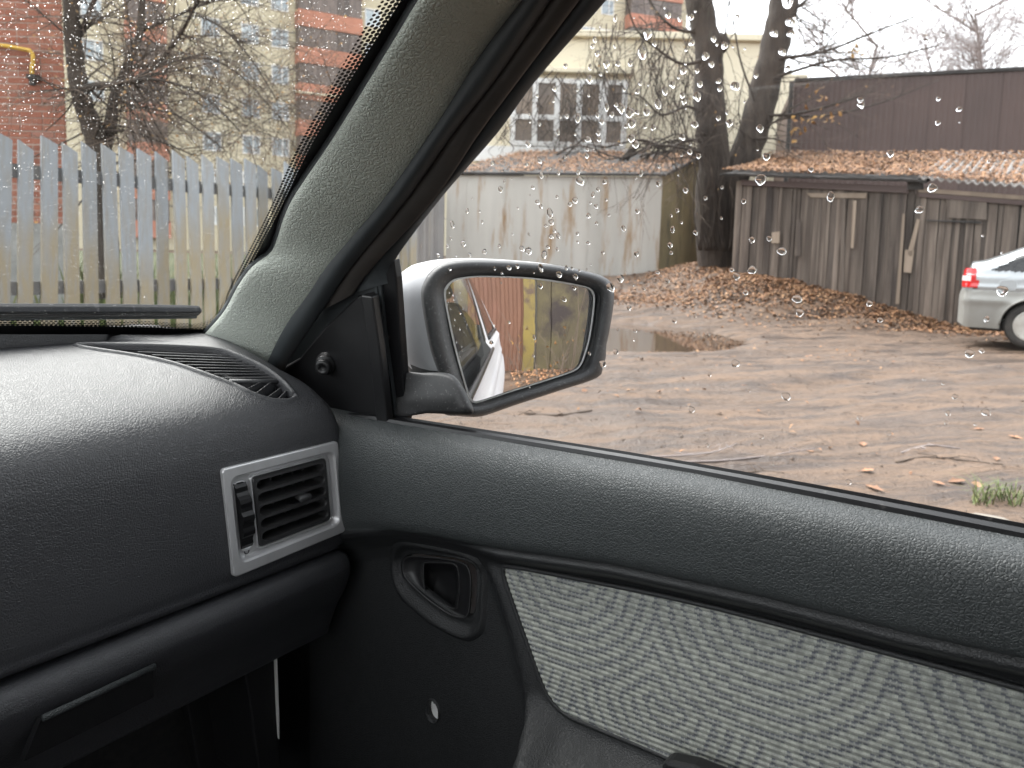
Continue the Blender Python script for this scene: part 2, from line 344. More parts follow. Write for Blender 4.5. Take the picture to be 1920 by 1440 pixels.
col = mixc(t, worn, (.30, .255, .175), (.285, .31, .335)); col = mixc(t, ramp(t, n2, .45, .7), col, (.27, .265, .25))
k = ramp(t, math_n(t, 'FRACT', math_n(t, 'MULTIPLY', oi.outputs['Random'], 17.0)), 0, 1, .75, 1.15); cb = N(t, 'CombineColor'); [t.links.new(k, cb.inputs[i]) for i in range(3)]
col = mixc(t, 1.0, col, cb.outputs[0], 'MULTIPLY'); t.links.new(col, p.inputs['Base Color'])
b = N(t, 'Bump'); b.inputs['Strength'].default_value = .4; b.inputs['Distance'].default_value = .004; t.links.new(n2, b.inputs['Height']); t.links.new(b.outputs[0], p.inputs['Normal']); M['slat'] = m
M['rail'] = mat('dark_rail_wood', (.13, .13, .135), (.17, .165, .16), 8, rough=.9)
M['lawn'] = mat('patchy_lawn', (.040, .055, .020), (.075, .080, .032), 1.6, rough=.95, c3=(.20, .15, .06), s3=5, f3=(.56, .72), bump=('n', 30), bstrength=1, bdist=.05)
M['bark'] = mat('wet_dark_bark', (.032, .024, .019), (.062, .048, .038), 7, rough=.9, stretch=(1, 1, .25), c3=(.09, .085, .06), s3=3, f3=(.6, .85), bump=('n', 14, (1, 1, .2)), bstrength=1, bdist=.05)
M['twig'] = mat('bare_twig', (.085, .062, .048), (.14, .105, .082), 3, rough=.9, isl=.35)
M['twig_far'] = mat('far_birch_twig', (.23, .19, .18), (.30, .26, .25), 2, rough=.9, isl=.2)
M['leaf'] = mat('fallen_leaf', (.20, .11, .055), (.26, .15, .08), 10, rough=.7, isl_cols=[(.035, .022, .015), (.15, .065, .028), (.34, .165, .07), (.11, .055, .03), (.45, .26, .13), (.24, .105, .048), (.08, .042, .026), (.38, .20, .11)])
M['leaf_tree'] = mat('dry_leaf_on_tree', (.30, .16, .05), None, rough=.7, isl_cols=[(.22, .10, .04), (.36, .19, .06), (.45, .26, .07), (.16, .09, .05)])
M['leaf_big'] = mat('loose_leaf', (.22, .10, .05), (.30, .16, .085), 30, rough=.65, rnd=.35)
M['grass'] = mat('green_grass', (.07, .10, .025), None, rough=.7, isl_cols=[(.05, .08, .02), (.11, .15, .04), (.22, .22, .08), (.08, .12, .03)])
M['rusty_white'] = mat('rust_streaked_grey_paint', (.52, .50, .46), (.43, .415, .38), 1.1, rough=.6, c3=(.30, .185, .085), s3=1.9, f3=(.54, .70), stretch=(1.6, 1.6, .22), bump=('n', 6), bstrength=.1)
M['olive'] = mat('mossy_olive_paint', (.095, .078, .036), (.065, .053, .030), 1.2, rough=.8, c3=(.028, .020, .018), s3=1.4, f3=(.46, .6))
M['olive_side'] = mat('mossy_garage_side', (.27, .215, .115), (.19, .155, .085), 1.2, rough=.8, c3=(.07, .06, .04), s3=1.4, f3=(.5, .7), stretch=(1, 1, .5))
M['mustard'] = mat('mustard_paint', (.19, .14, .03), (.14, .105, .03), 2, rough=.6, c3=(.08, .05, .03), s3=3, f3=(.56, .66))
M['rusty_sheet'] = mat('rusty_corrugated_sheet', (.145, .070, .042), (.115, .056, .036), 1.2, rough=.8, stretch=(1, 1, .3), c3=(.16, .075, .05), s3=2, f3=(.56, .75))
M['tar'] = mat('tar_paper', (.03, .028, .027), (.055, .05, .047), 3, rough=.85, bump=('n', 20), bstrength=.5, bdist=.01)
M['plank'] = mat('weathered_plank', (.080, .062, .050), (.165, .134, .110), 11, rough=.88, stretch=(1, 1, .07), rnd=.36, c3=(.038, .030, .026), s3=2.6, f3=(.48, .66), bump=('n', 22, (1, 1, .06)), bstrength=.6, bdist=.006)
M['plank_pale'] = mat('pale_batten', (.21, .165, .125), (.27, .215, .165), 9, rough=.88, stretch=(1, 1, .09), rnd=.2)
M['asbestos'] = mat('grey_corrugated_roofing', (.30, .28, .265), (.22, .205, .19), 5, rough=.9, c3=(.10, .095, .08), s3=3, f3=(.55, .7))
M['brown_sheet'] = mat('brown_painted_sheet', (.060, .034, .028), (.074, .042, .034), .7, rough=.5, c3=(.10, .066, .055), s3=.8, f3=(.58, .9), rnd=.07)
M['grey_sheet'] = mat('grey_profiled_sheet', (.23, .225, .225), (.29, .27, .25), 2, rough=.6, c3=(.22, .15, .10), s3=2.4, f3=(.58, .74), stretch=(1, 1, .25))
M['stone'] = mat('grey_stone', (.17, .15, .125), (.24, .21, .18), 7, rough=.9, bump=('n', 18), bstrength=.5, bdist=.02)
M['silver_car'] = mat('silver_blue_car_paint', (.36, .385, .40), (.39, .41, .42), 1.2, rough=.3, metal=.45, coat=.6, c3=(.26, .24, .215), s3=2.2, f3=(.60, .9))
M['bumper'] = mat('dusty_bumper_paint', (.30, .305, .29), (.25, .245, .225), 2, rough=.42, metal=.3, coat=.2)
M['tyre'] = mat('tyre_rubber', (.022, .021, .020), (.05, .045, .04), 9, rough=.85)
M['rim'] = mat('alloy_rim', (.52, .51, .47), (.44, .42, .38), 10, rough=.4, metal=.5)
M['red_lens'] = mat('red_tail_lens', (.50, .012, .015), rough=.12, coat=.8)
M['clear_lens'] = mat('clear_lens', (.75, .70, .70), rough=.15, coat=.8)
# mud
m, t, out = shader('wet_mud'); p = N(t, 'BsdfPrincipled'); t.links.new(p.outputs[0], out.inputs[0])
oc = coords(t); ruts = coords(t, (1, 1, 1), (0, 0, PSI - .25)); rs = N(t, 'Mapping'); rs.inputs['Scale'].default_value = (.45, 2.6, 1); t.links.new(ruts, rs.inputs[0])
a1 = noise_n(t, oc, .55, 5, .6); a2 = noise_n(t, rs.outputs[0], 1.6, 6, .65, .6); a3 = noise_n(t, oc, 14, 5, .65); a4 = noise_n(t, oc, 60, 3, .6)
col = mixc(t, ramp(t, a2, .40, .60), (.042, .025, .016), (.146, .095, .063)); col = mixc(t, ramp(t, a1, .48, .74), col, (.115, .077, .053))
col = mixc(t, ramp(t, a3, .52, .74), col, (.045, .030, .022)); col = mixc(t, ramp(t, a4, .62, .78), col, (.19, .14, .105))
t.links.new(col, p.inputs['Base Color']); t.links.new(ramp(t, a2, .35, .6, .38, .85), p.inputs['Roughness'])
h = math_n(t, 'ADD', math_n(t, 'MULTIPLY', a2, 2.0), math_n(t, 'ADD', a3, math_n(t, 'MULTIPLY', a4, .3)))
b = N(t, 'Bump'); b.inputs['Strength'].default_value = .7; b.inputs['Distance'].default_value = .035; t.links.new(h, b.inputs['Height']); t.links.new(b.outputs[0], p.inputs['Normal']); M['mud'] = m
m, t, out = shader('puddle_water'); p = N(t, 'BsdfPrincipled'); p.inputs['Base Color'].default_value = (.075, .052, .038, 1); p.inputs['Roughness'].default_value = .02; p.inputs['IOR'].default_value = 1.5; p.inputs['Specular IOR Level'].default_value = .75
b = N(t, 'Bump'); b.inputs['Strength'].default_value = .04; b.inputs['Distance'].default_value = .01; t.links.new(noise_n(t, coords(t), 9, 2), b.inputs['Height']); t.links.new(b.outputs[0], p.inputs['Normal']); t.links.new(p.outputs[0], out.inputs[0]); M['water'] = m

# ------------------------------------------------------------------ ground
def ground(u, d):
    bl_ = sm(2.7, 4.3, u); t_ = max(0, min(1, (d - 12.6) / 7.4)); z = (1 - bl_) * .56 * t_ + bl_ * .75 * sm(12.2, 15.6, d)
    z += .26 * math.exp(-((u - 4.75) / .95) ** 2 - ((d - 18.3) / 1.7) ** 2)
    z += .12 * math.exp(-((u - 4.6) / 2.2) ** 2 - ((d - 14.2) / 1.0) ** 2)
    e = ((u - 1.55) / 1.75) ** 2 + ((d - 11.0) / 1.95) ** 2
    z -= .17 * max(0, 1 - e * .8) ** .9 if e < 1.25 else 0
    if 1.5 < d < 24 and -8 < u < 14:
        p = ud(u, d)
        z0_ = z; q = V((p.x * .9, p.y * .9, 0)); z += .030 * noise.noise(q) + .016 * noise.noise(q * 3.1) + .013 * noise.noise(q * 7) + .006 * noise.noise(q * 16)
        # ruts sweeping across the yard
        w = u * math.cos(.35) + d * math.sin(.35); r_ = d * math.cos(.35) - u * math.sin(.35) + .35 * math.sin(w * .5)
        z += (.055 * noise.noise(V((w * .30, r_ * 2.1, 3))) + .032 * noise.noise(V((w * .7, r_ * 5.5, 7)))) * sm(1.5, 3, d)
        z = z0_ + (z - z0_) * sm(.15, 1.1, e)
    return z
def spaced(lo, hi, fine_lo, fine_hi, st):
    out = []; x = fine_lo
    while x < fine_hi: out.append(x); x += st
    k = st; x = fine_hi
    while x < hi: out.append(x); k *= 1.35; x += k
    out.append(hi); k = st; x = fine_lo - st
    while x > lo: out.insert(0, x); k *= 1.35; x -= k
    out.insert(0, lo); return out
us = spaced(-500, 500, -3, 9.5, .055); ds = spaced(-400, 900, 2.2, 18, .055)
mb = MB(); mb.v = [tuple(ud(u, d, ground(u, d))) for d in ds for u in us]
nu = len(us); mb.f = [(j * nu + i, j * nu + i + 1, (j + 1) * nu + i + 1, (j + 1) * nu + i) for j in range(len(ds) - 1) for i in range(nu - 1)]; mb.m = [0] * len(mb.f)
mk('ground', mb, M['mud'], smooth=True, kind='structure')
mb = MB(); ring = [ud(1.55 + 2.1 * math.cos(a / 24 * 2 * math.pi), 11.0 + 2.3 * math.sin(a / 24 * 2 * math.pi), -.035) for a in range(24)]
mb.add(ring, [tuple(range(24))]); mk('puddle', mb, M['water'], kind='structure')

# ------------------------------------------------------------------ the car we sit in
car = thing('passenger_car', (0, -.6, 0), 'white car seen from inside, with black dashboard, grey pillar and black door with cloth insert', 'car')
# windshield plane
A0 = onX(380, 612, .60); A1 = onX(782, 0, .50); LAT = V((-1, .12, 0))
WN = (A1 - A0).cross(LAT).normalized()
if WN.y > 0: WN = -WN                                   # points into the cabin
def onW(px, py, off=0.0): return on_plane(px, py, A0 + WN * off, WN)
e1 = (A1 - A0).normalized()
bl = A0 - e1 * .09; tl_ = A0 + e1 * .70
mb = MB(); prism(mb, [bl + LAT * -.05, tl_ + LAT * -.06, tl_ + LAT * 1.10, bl + LAT * 1.25], -WN * .005)
ws = mk('windshield', mb, M['ws_glass'], car, fix=True)
OUT = [(735, -40), (713, 0), (636, 133), (561, 267), (502, 400), (433, 533), (418, 566), (407, 585), (395, 597), (378, 604), (345, 606), (267, 602), (130, 600), (0, 600), (-160, 600)]
INN = [(776, -40), (752, 0), (667, 133), (586, 267), (521, 400), (451, 533), (434, 570), (422, 592), (408, 607), (384, 617), (345, 616), (267, 613), (130, 611), (0, 610), (-160, 610)]
LED = [(812, -40), (784, 0), (733, 84), (631, 249), (577, 329), (549, 372), (532, 409), (519, 449), (507, 474), (473, 500), (447, 535), (420, 584), (384, 626)]
so_ = cro(OUT, 6); si_ = cro(INN, 6)
mb = MB(); n = len(so_); vo = [onW(x, y, .0012) for x, y in so_]; vi = [onW(x, y, .0012) for x, y in si_]
mb.add(vo + vi, [(k, k + 1, n + k + 1, n + k) for k in range(n - 1)])
fr_ = mk('frit_dots', mb, M['frit'], ws); me = fr_.data; uvl = me.uv_layers.new(name='uv')
acc = [0.0]
for k in range(n - 1): acc.append(acc[-1] + ((vo[k + 1] + vi[k + 1] - vo[k] - vi[k]) / 2).length)
for poly in me.polygons:
    for li in poly.loop_indices:
        vi_ = me.loops[li].vertex_index
        uvl.data[li].uv = (acc[vi_ % n] / .0050, max(2.0, min(5.0, (vo[vi_ % n] - vi[vi_ % n]).length / .0046)) if vi_ < n else 0.0)
mb = MB(); far = [(x + 60, y + 4) if y < 560 else (x + 30, y + 45) for x, y in si_]
mb.add([onW(x, y, .0014) for x, y in si_] + [onW(x, y, .0014) for x, y in far], [(k, k + 1, n + k + 1, n + k) for k in range(n - 1)])
mk('frit_band', mb, M['gloss'], ws)
# rubber lip between glass and pillar trim
led = cro(LED, 5)
mb = MB(); tube(mb, [onW(x + 6, y, .006) for x, y in led], .008, 6); mk('glass_seal', mb, M['rubber'], ws, smooth=True)
# tiny dried drops on the outside of the windshield
mb = MB()
for k in range(8000):
    px, py = U(-20, 735), U(-10, 600)
    if px > lerp([(0, 713), (267, 561), (400, 502), (533, 433), (600, 380)], py) - 4: continue
    if random.random() < .25 * (px < 130): continue
    c = onW(px, py, -.0055); r_ = .00017 * math.exp(U(-.7, .85)) * (2.0 if R() < .006 else 1)
    a = (e1 + LAT * U(-.25, .25) * .5).normalized(); b_ = WN.cross(a); k1 = U(1.0, 2.1)
    nn = 6; base = [c + a * (r_ * k1 * math.cos(w * 2 * math.pi / nn)) + b_ * (r_ * math.sin(w * 2 * math.pi / nn)) for w in range(nn)]
    mb.add(base + [c - WN * r_ * .6], [(w, (w + 1) % nn, nn) for w in range(nn)])
tag(mk('windshield_specks', mb, M['speck']), 'fine pale water specks sprinkled over the windshield glass', 'water specks', kind='stuff')
# wiper
wp = MB(); P0, P1 = onW(-60, 583, -.03), onW(377, 583, -.03)
dw = (P1 - P0); 
loft(wp, [[P0 + dw * f + (e1 * .0085 * a_ - WN * .006 * b_) * s_ for a_, b_ in ((1, -1), (1.15, 0), (.9, 1), (-.4, 1), (-1.2, .4), (-1.3, -.6), (-.4, -1))] for f, s_ in ((0, 1), (.5, 1.08), (.9, .95), (.985, .85), (1, .35))], True, True, True)
wiper = mk('wiper', wp, M['wiper'], car, fix=True, bev=.001)
mb = MB(); tube(mb, [P0 + dw * f - e1 * .009 - WN * (-.004) for f in (0, .5, .98)], [.0035, .0035, .003], 6); mk('wiper_rubber', mb, M['rubber'], wiper, smooth=True)
mb = MB(); tube(mb, [P0 + dw * .05 + e1 * .003 + WN * .0065, P0 + dw * .975 + e1 * .002 + WN * .0062], .0022, 6); mk('wiper_rail', mb, M['gloss'], wiper, smooth=True)

# pillar trim
RED = [(1012, -40), (990, 0), (912, 102), (829, 235), (735, 369), (680, 436), (624, 502), (588, 555), (553, 604), (530, 645), (506, 697)]
LL = cro(LED + [(368, 644)], 8); RR = cro(RED, 8)
def resample(pl, n):
    acc = [0]
    for a, b in zip(pl, pl[1:]): acc.append(acc[-1] + math.dist(a, b))
    out = []; j = 0
    for k in range(n):
        s = acc[-1] * k / (n - 1)
        while j < len(pl) - 2 and acc[j + 1] < s: j += 1
        f = (s - acc[j]) / max(1e-9, acc[j + 1] - acc[j]); out.append(tuple(a + (b - a) * f for a, b in zip(pl[j], pl[j + 1])))
    return out
NL = 70; LL = resample(LL, NL); RR = resample(RR, NL)
rows = []
for (lx, ly), (rx, ry) in zip(LL, RR):
    a = onW(lx, ly, .012); b = onF(rx, ry, .045); mid = (a + b) / 2; out_ = (EYE - mid).normalized(); ch = (b - a).length
    rw = [a + (a - b).normalized() * .002 - out_ * .02, a - out_ * .006]
    for k in range(13):
        w = k / 12; bulge = math.sin(math.pi * w ** .85) ** .65 * .115
        rw.append(a + (b - a) * w + out_ * ch * bulge)
    rw += [b - out_ * .008, b - out_ * .025]; rows.append(rw)
mb = MB(); loft(mb, rows, closed=False)
pil = mk('pillar_trim', mb, M['pillar'], car, smooth=True, fix=True)
# strips between trim and side window
SED = [(1055, -40), (1033, 0), (931, 147), (851, 249), (767, 369), (658, 502), (600, 590), (545, 672), (522, 715)]
FED = [(1112, -40), (1087, 0), (976, 147), (900, 249), (818, 369), (700, 500), (662, 552)]
GED = [(1162, -40), (1137, 0), (1008, 147), (933, 249), (829, 369), (737, 493), (733, 530)]
def strip(E0, E1, o0, o1, bulge, m, name, parent, n=40, edge=.02):
    a_, b_ = resample(cro(E0, 6), n), resample(cro(E1, 6), n); rows = []
    for (ax, ay), (bx, by) in zip(a_, b_):
        p = onF(ax, ay, o0); q = onF(bx, by, o1); out_ = (EYE - (p + q) / 2).normalized()
        rows.append([p - out_ * edge, p] + [p + (q - p) * w + out_ * bulge * math.sin(math.pi * w) for w in (.15, .35, .55, .75, .9)] + [q, q - out_ * edge])
    mb = MB(); loft(mb, rows, closed=False); return mk(name, mb, m, parent, smooth=True, fix=True)
door = None
strip([(x - 14, y - 4) for x, y in RED], SED + [(505, 745)], .050, .036, .012, M['rubber'], 'door_seal', car)

# ---- right door
def zc_tab(pts, X): return sorted([(onX(x, y, X).y, onX(x, y, X).z) for x, y in pts])
ZC = zc_tab([(600, 1003), (662, 997), (737, 994), (806, 1003), (930, 1027), (1150, 1058), (1425, 1117), (1700, 1186), (1920, 1234), (2300, 1330)], .642)
ZB = zc_tab([(640, 772), (740, 792), (1300, 886), (1920, 1008), (2300, 1085)], .672)
zc = lambda Y: lerp(ZC, Y)
zb = lambda Y: lerp(ZB, Y)
FAB_PX = [(947, 1066), (958, 1061), (1060, 1079), (1300, 1128), (1600, 1205), (1920, 1290), (2250, 1385), (2250, 1700), (1700, 1610), (1400, 1490), (1250, 1418), (1120, 1364), (1066, 1340), (1036, 1313), (1016, 1275), (985, 1190), (950, 1090)]
fabYZ = [(onX(x, y, .6665).y, onX(x, y, .6665).z) for x, y in FAB_PX]
ZFB = sorted([(onX(x, y, .667).y, onX(x, y, .667).z) for x, y in [(1000, 1292), (1036, 1313), (1066, 1340), (1120, 1364), (1250, 1418), (1400, 1490), (1700, 1610), (2200, 1700)]])
YR = sorted([(onX(x, y, .667).z, onX(x, y, .667).y) for x, y in [(905, 1040), (935, 1110), (965, 1200), (985, 1290), (1000, 1340), (1022, 1440), (1040, 1600)]])
hout_px = [(733, 1069), (742, 1035), (768, 1019), (820, 1026), (870, 1039), (893, 1052), (901, 1085), (898, 1165), (886, 1190), (858, 1195), (800, 1165), (748, 1117)]
hout = [(onX(x, y, .672).y, onX(x, y, .672).z) for x, y in crc(hout_px, 4)]
hc = (sum(p[0] for p in hout) / len(hout), sum(p[1] for p in hout) / len(hout))
hole_c = onX(802, 1340, .672); 
PADQ = cro([(0, .641), (.06, .637), (.15, .634), (.35, .631), (.55, .630), (.72, .632), (.84, .637), (.92, .645), (.97, .656), (1.0, .672)], 4)
def door_x(Y, dz, q=None):
    if q is not None:
        x = lerp(PADQ, q); return x + .012 * sm(.60, .76, Y) * (1 - q * .3)
    z = zc(Y) + dz
    base = lerp([(-.030, .668), (-.023, .662), (-.016, .650), (-.010, .6415), (-.005, .641), (-.002, .646), (0, .641)], dz)
    fr = sm(.47, .55, Y); x = base * (1 - fr) + lerp([(-.03, .668), (-.016, .660), (-.008, .650), (-.003, .648), (0, .641)], dz) * fr
    if dz < -.018:
        yr = lerp(YR, z); k = sm(-.018, -.05, dz) if False else min(1, (-.018 - dz) / .03)
        x += .014 * sm(-.004, .022, Y - yr) * k
        x -= .006 * math.exp(-((Y - yr + .004) / .009) ** 2) * k
        zf = lerp(ZFB, Y)
        if z < zf: x -= .085 * sm(0, .085, zf - z) * (1 - sm(-.012, .020, Y - yr)) + .012 * sm(0, .01, zf - z) * 0
    return x + .012 * sm(.60, .76, Y) * 0
nY = 190; Ys = [.84 - 1.50 * (k / nY) for k in range(nY + 1)]
rowspec = [('q', 1 - (k / 26)) for k in range(27)] + [('d', -x) for x in (.002, .005, .0075, .010, .013, .016, .0195, .023, .0265, .030)] + [('d', -.030 - .46 * ((k + 1) / 100)) for k in range(100)]
vs = []; pos = []
for typ, val in rowspec:
    for Y in Ys:
        if typ == 'q': z = zc(Y) + val * (zb(Y) - zc(Y)); x = door_x(Y, 0, val)
        else: z = zc(Y) + val; x = door_x(Y, val)
        vs.append((x, Y, z))
fs = []; nr = len(rowspec); w_ = nY + 1
hs_ = hout
for j in range(nr - 1):
    for i in range(nY):
        q4 = (j * w_ + i, j * w_ + i + 1, (j + 1) * w_ + i + 1, (j + 1) * w_ + i)
        cy_ = sum(vs[k][1] for k in q4) / 4; cz_ = sum(vs[k][2] for k in q4) / 4
        if inside((cy_, cz_), hs_): continue
        if ((cy_ - hole_c.y) / .0100) ** 2 + ((cz_ - hole_c.z) / .0135) ** 2 < 1: continue
        fs.append(tuple(reversed(q4)))
mb = MB(); nsplit = 26 * w_
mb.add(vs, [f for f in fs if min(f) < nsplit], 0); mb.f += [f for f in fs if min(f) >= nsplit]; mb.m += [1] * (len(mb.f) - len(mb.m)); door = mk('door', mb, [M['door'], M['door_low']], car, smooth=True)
# cloth insert with real ribs
mb = MB(); uvs = []
rib = .0057; zlo, zhi = .50, .90; RZ = int((zhi - zlo) / rib * 6); RYn = 330; Y0_, Y1_ = .50, -.20
slope = -0.045
vs = []; keep = {}
shr = fabYZ
for j in range(RZ + 1):
    for i in range(RYn + 1):
        Y = Y0_ + (Y1_ - Y0_) * i / RYn; t_ = zlo + (zhi - zlo) * j / RZ; z = t_ + slope * (Y - .25)
        ph = (t_ / rib) % 1
        x = .6655 - .0009 * max(0, math.cos((ph - .5) * 2 * math.pi)) ** .6 - .0015 * math.sin(max(0, min(1, (Y0_ - Y) / .5)) * math.pi)
        vs.append((x, Y, z)); uvs.append((Y, t_ / rib))
fs = []
for j in range(RZ):
    for i in range(RYn):
        q4 = (j * (RYn + 1) + i, j * (RYn + 1) + i + 1, (j + 1) * (RYn + 1) + i + 1, (j + 1) * (RYn + 1) + i)
        if inside((sum(vs[k][1] for k in q4) / 4, sum(vs[k][2] for k in q4) / 4), shr): fs.append(q4)
mb.add(vs, fs); clo = mk('cloth_insert', mb, M['cloth'], door, smooth=True)
ul = clo.data.uv_layers.new(name='uv')
for l in clo.data.loops: ul.data[l.index].uv = uvs[l.vertex_index]
bm = bmesh.new(); bm.from_mesh(clo.data); bmesh.ops.delete(bm, geom=[v for v in bm.verts if not v.link_faces], context='VERTS'); bm.to_mesh(clo.data); bm.free()
mb = MB(); edge = [V((.6645, y, z)) for y, z in crc(fabYZ, 5)]; tube(mb, edge + [edge[0]], .0026, 6, cap=False); mk('insert_piping', mb, M['door_low'], door, smooth=True)
# inner handle
def px_loop(pts, X, n=5): return [onX(x, y, X) for x, y in crc(pts, n)]
hin_px = [(751, 1060), (757, 1046), (775, 1042), (820, 1046), (861, 1052), (879, 1062), (885, 1090), (883, 1135), (879, 1155), (868, 1160), (835, 1148), (762, 1090)]
def mix(a, b, f): return [(p[0] + (q[0] - p[0]) * f, p[1] + (q[1] - p[1]) * f) for p, q in zip(a, b)]
def surf_loop(pts, dx):
    out = []
    for p in px_loop(pts, .676):
        xb = door_x(p.y, p.z - zc(p.y)); out.append(V((xb + dx, p.y, p.z)))
    return out
hcx = (sum(p[0] for p in hout_px) / len(hout_px), sum(p[1] for p in hout_px) / len(hout_px)); hsc = lambda f: [(hcx[0] + (x - hcx[0]) * f, hcx[1] + (y - hcx[1]) * f) for x, y in hout_px]
mb = MB(); loft(mb, [surf_loop(hsc(1.11), .0008), surf_loop(hsc(1.085), -.0006), surf_loop(hsc(1.03), -.0035), surf_loop(hout_px, -.0045), surf_loop(mix(hout_px, hin_px, .16), -.0035), surf_loop(mix(hout_px, hin_px, .4), .0015), surf_loop(mix(hout_px, hin_px, .62), .0035), surf_loop(mix(hout_px, hin_px, .75), .0025), surf_loop(mix(hout_px, hin_px, .9), .0015), surf_loop(hin_px, .003), surf_loop(hin_px, .012)])
hnd = mk('door_handle', mb, M['door_low'], door, smooth=True, fix=True)
def align2(a, b):
    k = min(range(len(b)), key=lambda i: (b[i][0] - a[0][0]) ** 2 + (b[i][1] - a[0][1]) ** 2); return b[k:] + b[:k]
cav = [(795, 1062), (800, 1055), (825, 1055), (851, 1058), (858, 1068), (861, 1100), (857, 1136), (850, 1141), (825, 1131), (800, 1119), (796, 1105)]
h60 = resample(crc(hin_px, 6) + [hin_px[0]], 73)[:-1]; c60 = align2(h60, resample(crc(cav, 6) + [cav[0]], 73)[:-1])
m60 = lambda f: [(a[0] + (b[0] - a[0]) * f, a[1] + (b[1] - a[1]) * f) for a, b in zip(h60, c60)]
xl = .683; px60 = lambda pts, X: [onX(x, y, X) for x, y in pts]
cxy = (826, 1096); c_s = lambda f, dx=0, dy=0: [(cxy[0] + (x - cxy[0]) * f + dx, cxy[1] + (y - cxy[1]) * f + dy) for x, y in c60]
mb = MB(); loft(mb, [px60(h60, xl + .003), px60(m60(.06), xl - .0015), px60(m60(.14), xl - .0015), px60(m60(.22), xl + .002), px60(m60(.8), xl + .003), px60(m60(.97), xl + .0025), px60(c_s(.97), xl + .006), px60(c_s(.86, 2, 0), xl + .020), px60(c_s(.7, 4, 4), xl + .026)], cap1=True); mk('handle_paddle', mb, M['black'], door, smooth=True, fix=True)
mb = MB(); rp_ = px60(m60(.10), xl - .0012); tube(mb, rp_ + [rp_[0]], .0009, 6, cap=False); rp_ = px60(m60(.985), xl + .002); tube(mb, rp_ + [rp_[0]], .0008, 6, cap=False); mk('handle_bezel', mb, M['vent_black'], door, smooth=True)
# screw hole with pale metal behind
mb = MB(); loft(mb, [[V((X_, hole_c.y + a_ * math.cos(k / 24 * 2 * math.pi), hole_c.z + b_ * math.sin(k / 24 * 2 * math.pi))) for k in range(24)] for X_, a_, b_ in ((.684, .0125, .0165), (.6795, .0115, .0155), (.6792, .0108, .0146), (.684, .0102, .0138), (.690, .0100, .0136))])
mk('hole_rim', mb, M['door_low'], door, smooth=True, fix=True)
mb = MB(); mb.add([V((.689, hole_c.y + .012 * math.cos(k / 20 * 2 * math.pi), hole_c.z + .015 * math.sin(k / 20 * 2 * math.pi))) for k in range(20)], [tuple(range(20))]); mk('hole_plug', mb, M['metal_gap_light'], door)
mb = MB(); prism(mb, [onX(x, y, .625) for x, y in [(1238, 1434), (1250, 1427), (1300, 1438), (1420, 1485), (1400, 1520), (1244, 1466)]], (.02, 0, 0)); mk('door_pull', mb, M['black'], door, bev=.004)
# belt strip, frame and mirror triangle
E0 = [(636, 782), (700, 787), (740, 794), (1300, 888), (1920, 1011), (2300, 1090)]; E1 = [(636, 770), (700, 776), (740, 781), (1300, 869), (1920, 981), (2300, 1055)]
a_, b_ = resample(cro(E0, 6), 40), resample(cro(E1, 6), 40)
rows = []
for (ax, ay), (bx, by) in zip(a_, b_):
    p = onX(ax, ay, .6705); q = onX(bx, by, .696)
    rows.append([p - V((0, 0, .02)), p, p + (q - p) * .08 + V((0, 0, .0035)), p + (q - p) * .3 + V((0, 0, .0045)), p + (q - p) * .55 + V((0, 0, .002)), p + (q - p) * .62 + V((0, 0, .0045)), q, q - V((0, 0, .03))])
mb = MB(); loft(mb, rows, closed=False); mk('belt_strip', mb, M['gloss'], door, smooth=False, fix=True)
strip([(x - 8, y - 2) for x, y in SED[:7]], FED, .032, .022, .006, M['doorframe'], 'door_frame', door, edge=.03)
strip([(x - 5, y - 1) for x, y in FED], GED, .018, .004, .006, M['rubber'], 'window_channel', door, edge=.02)
mb = MB(); tri = [(668, 556), (694, 549), (708, 660), (724, 797), (640, 803), (632, 826), (598, 764), (560, 714), (512, 700), (560, 672), (610, 612)]
prism(mb, [onF(x, y, .020) for x, y in tri], FN * .03); sail = mk('mirror_triangle', mb, M['black'], door, bev=.003)
mb = MB(); rim_ = [(662, 560), (697, 556), (702, 563), (678, 566), (690, 640), (708, 794), (724, 797), (712, 660), (697, 556)]
prism(mb, [onF(x, y, .030) for x, y in [(676, 553), (697, 556), (712, 660), (726, 796), (706, 799), (690, 650)]], FN * .012); mk('triangle_edge', mb, M['black'], door, bev=.002)
mb = MB(); prism(mb, [onF(x, y, .012) for x, y in [(470, 790), (548, 640), (640, 515), (672, 470), (700, 500), (722, 640), (744, 800), (640, 860), (540, 860)]], FN * .01); mk('door_corner', mb, M['rubber'], door)
kc = onF(614, 681, .020); ax_ = (FN * -1 + V((0, -.55, 0))).normalized()
mb = MB(); lathe(mb, kc, ax_, [(.0155, -.004), (.0155, .002), (.0125, .003), (.0125, .006), (.0135, .007), (.0128, .010), (.0095, .0105), (.0095, .013), (.0105, .0145), (.0100, .019), (.0085, .0205), (.0045, .0205), (.0040, .017), (.0015, .0165)], 26); mk('mirror_knob', mb, M['black'], door, smooth=True, fix=True)
# black post of the door between triangle and glass
mb = MB(); post = [(690, 540), (737, 487), (742, 520), (752, 660), (762, 790), (722, 800), (706, 660)]
prism(mb, [onF(x, y, .006) for x, y in post], FN * .012); mk('glass_post', mb, M['gloss'], door, bev=.002)
mb = MB(); prism(mb, [onF(x, y, .010) for x, y in [(690, 545), (712, 520), (726, 660), (738, 790), (722, 800), (706, 660)]], FN * .006); mk('post_lip', mb, M['rubber'], door, bev=.0015)
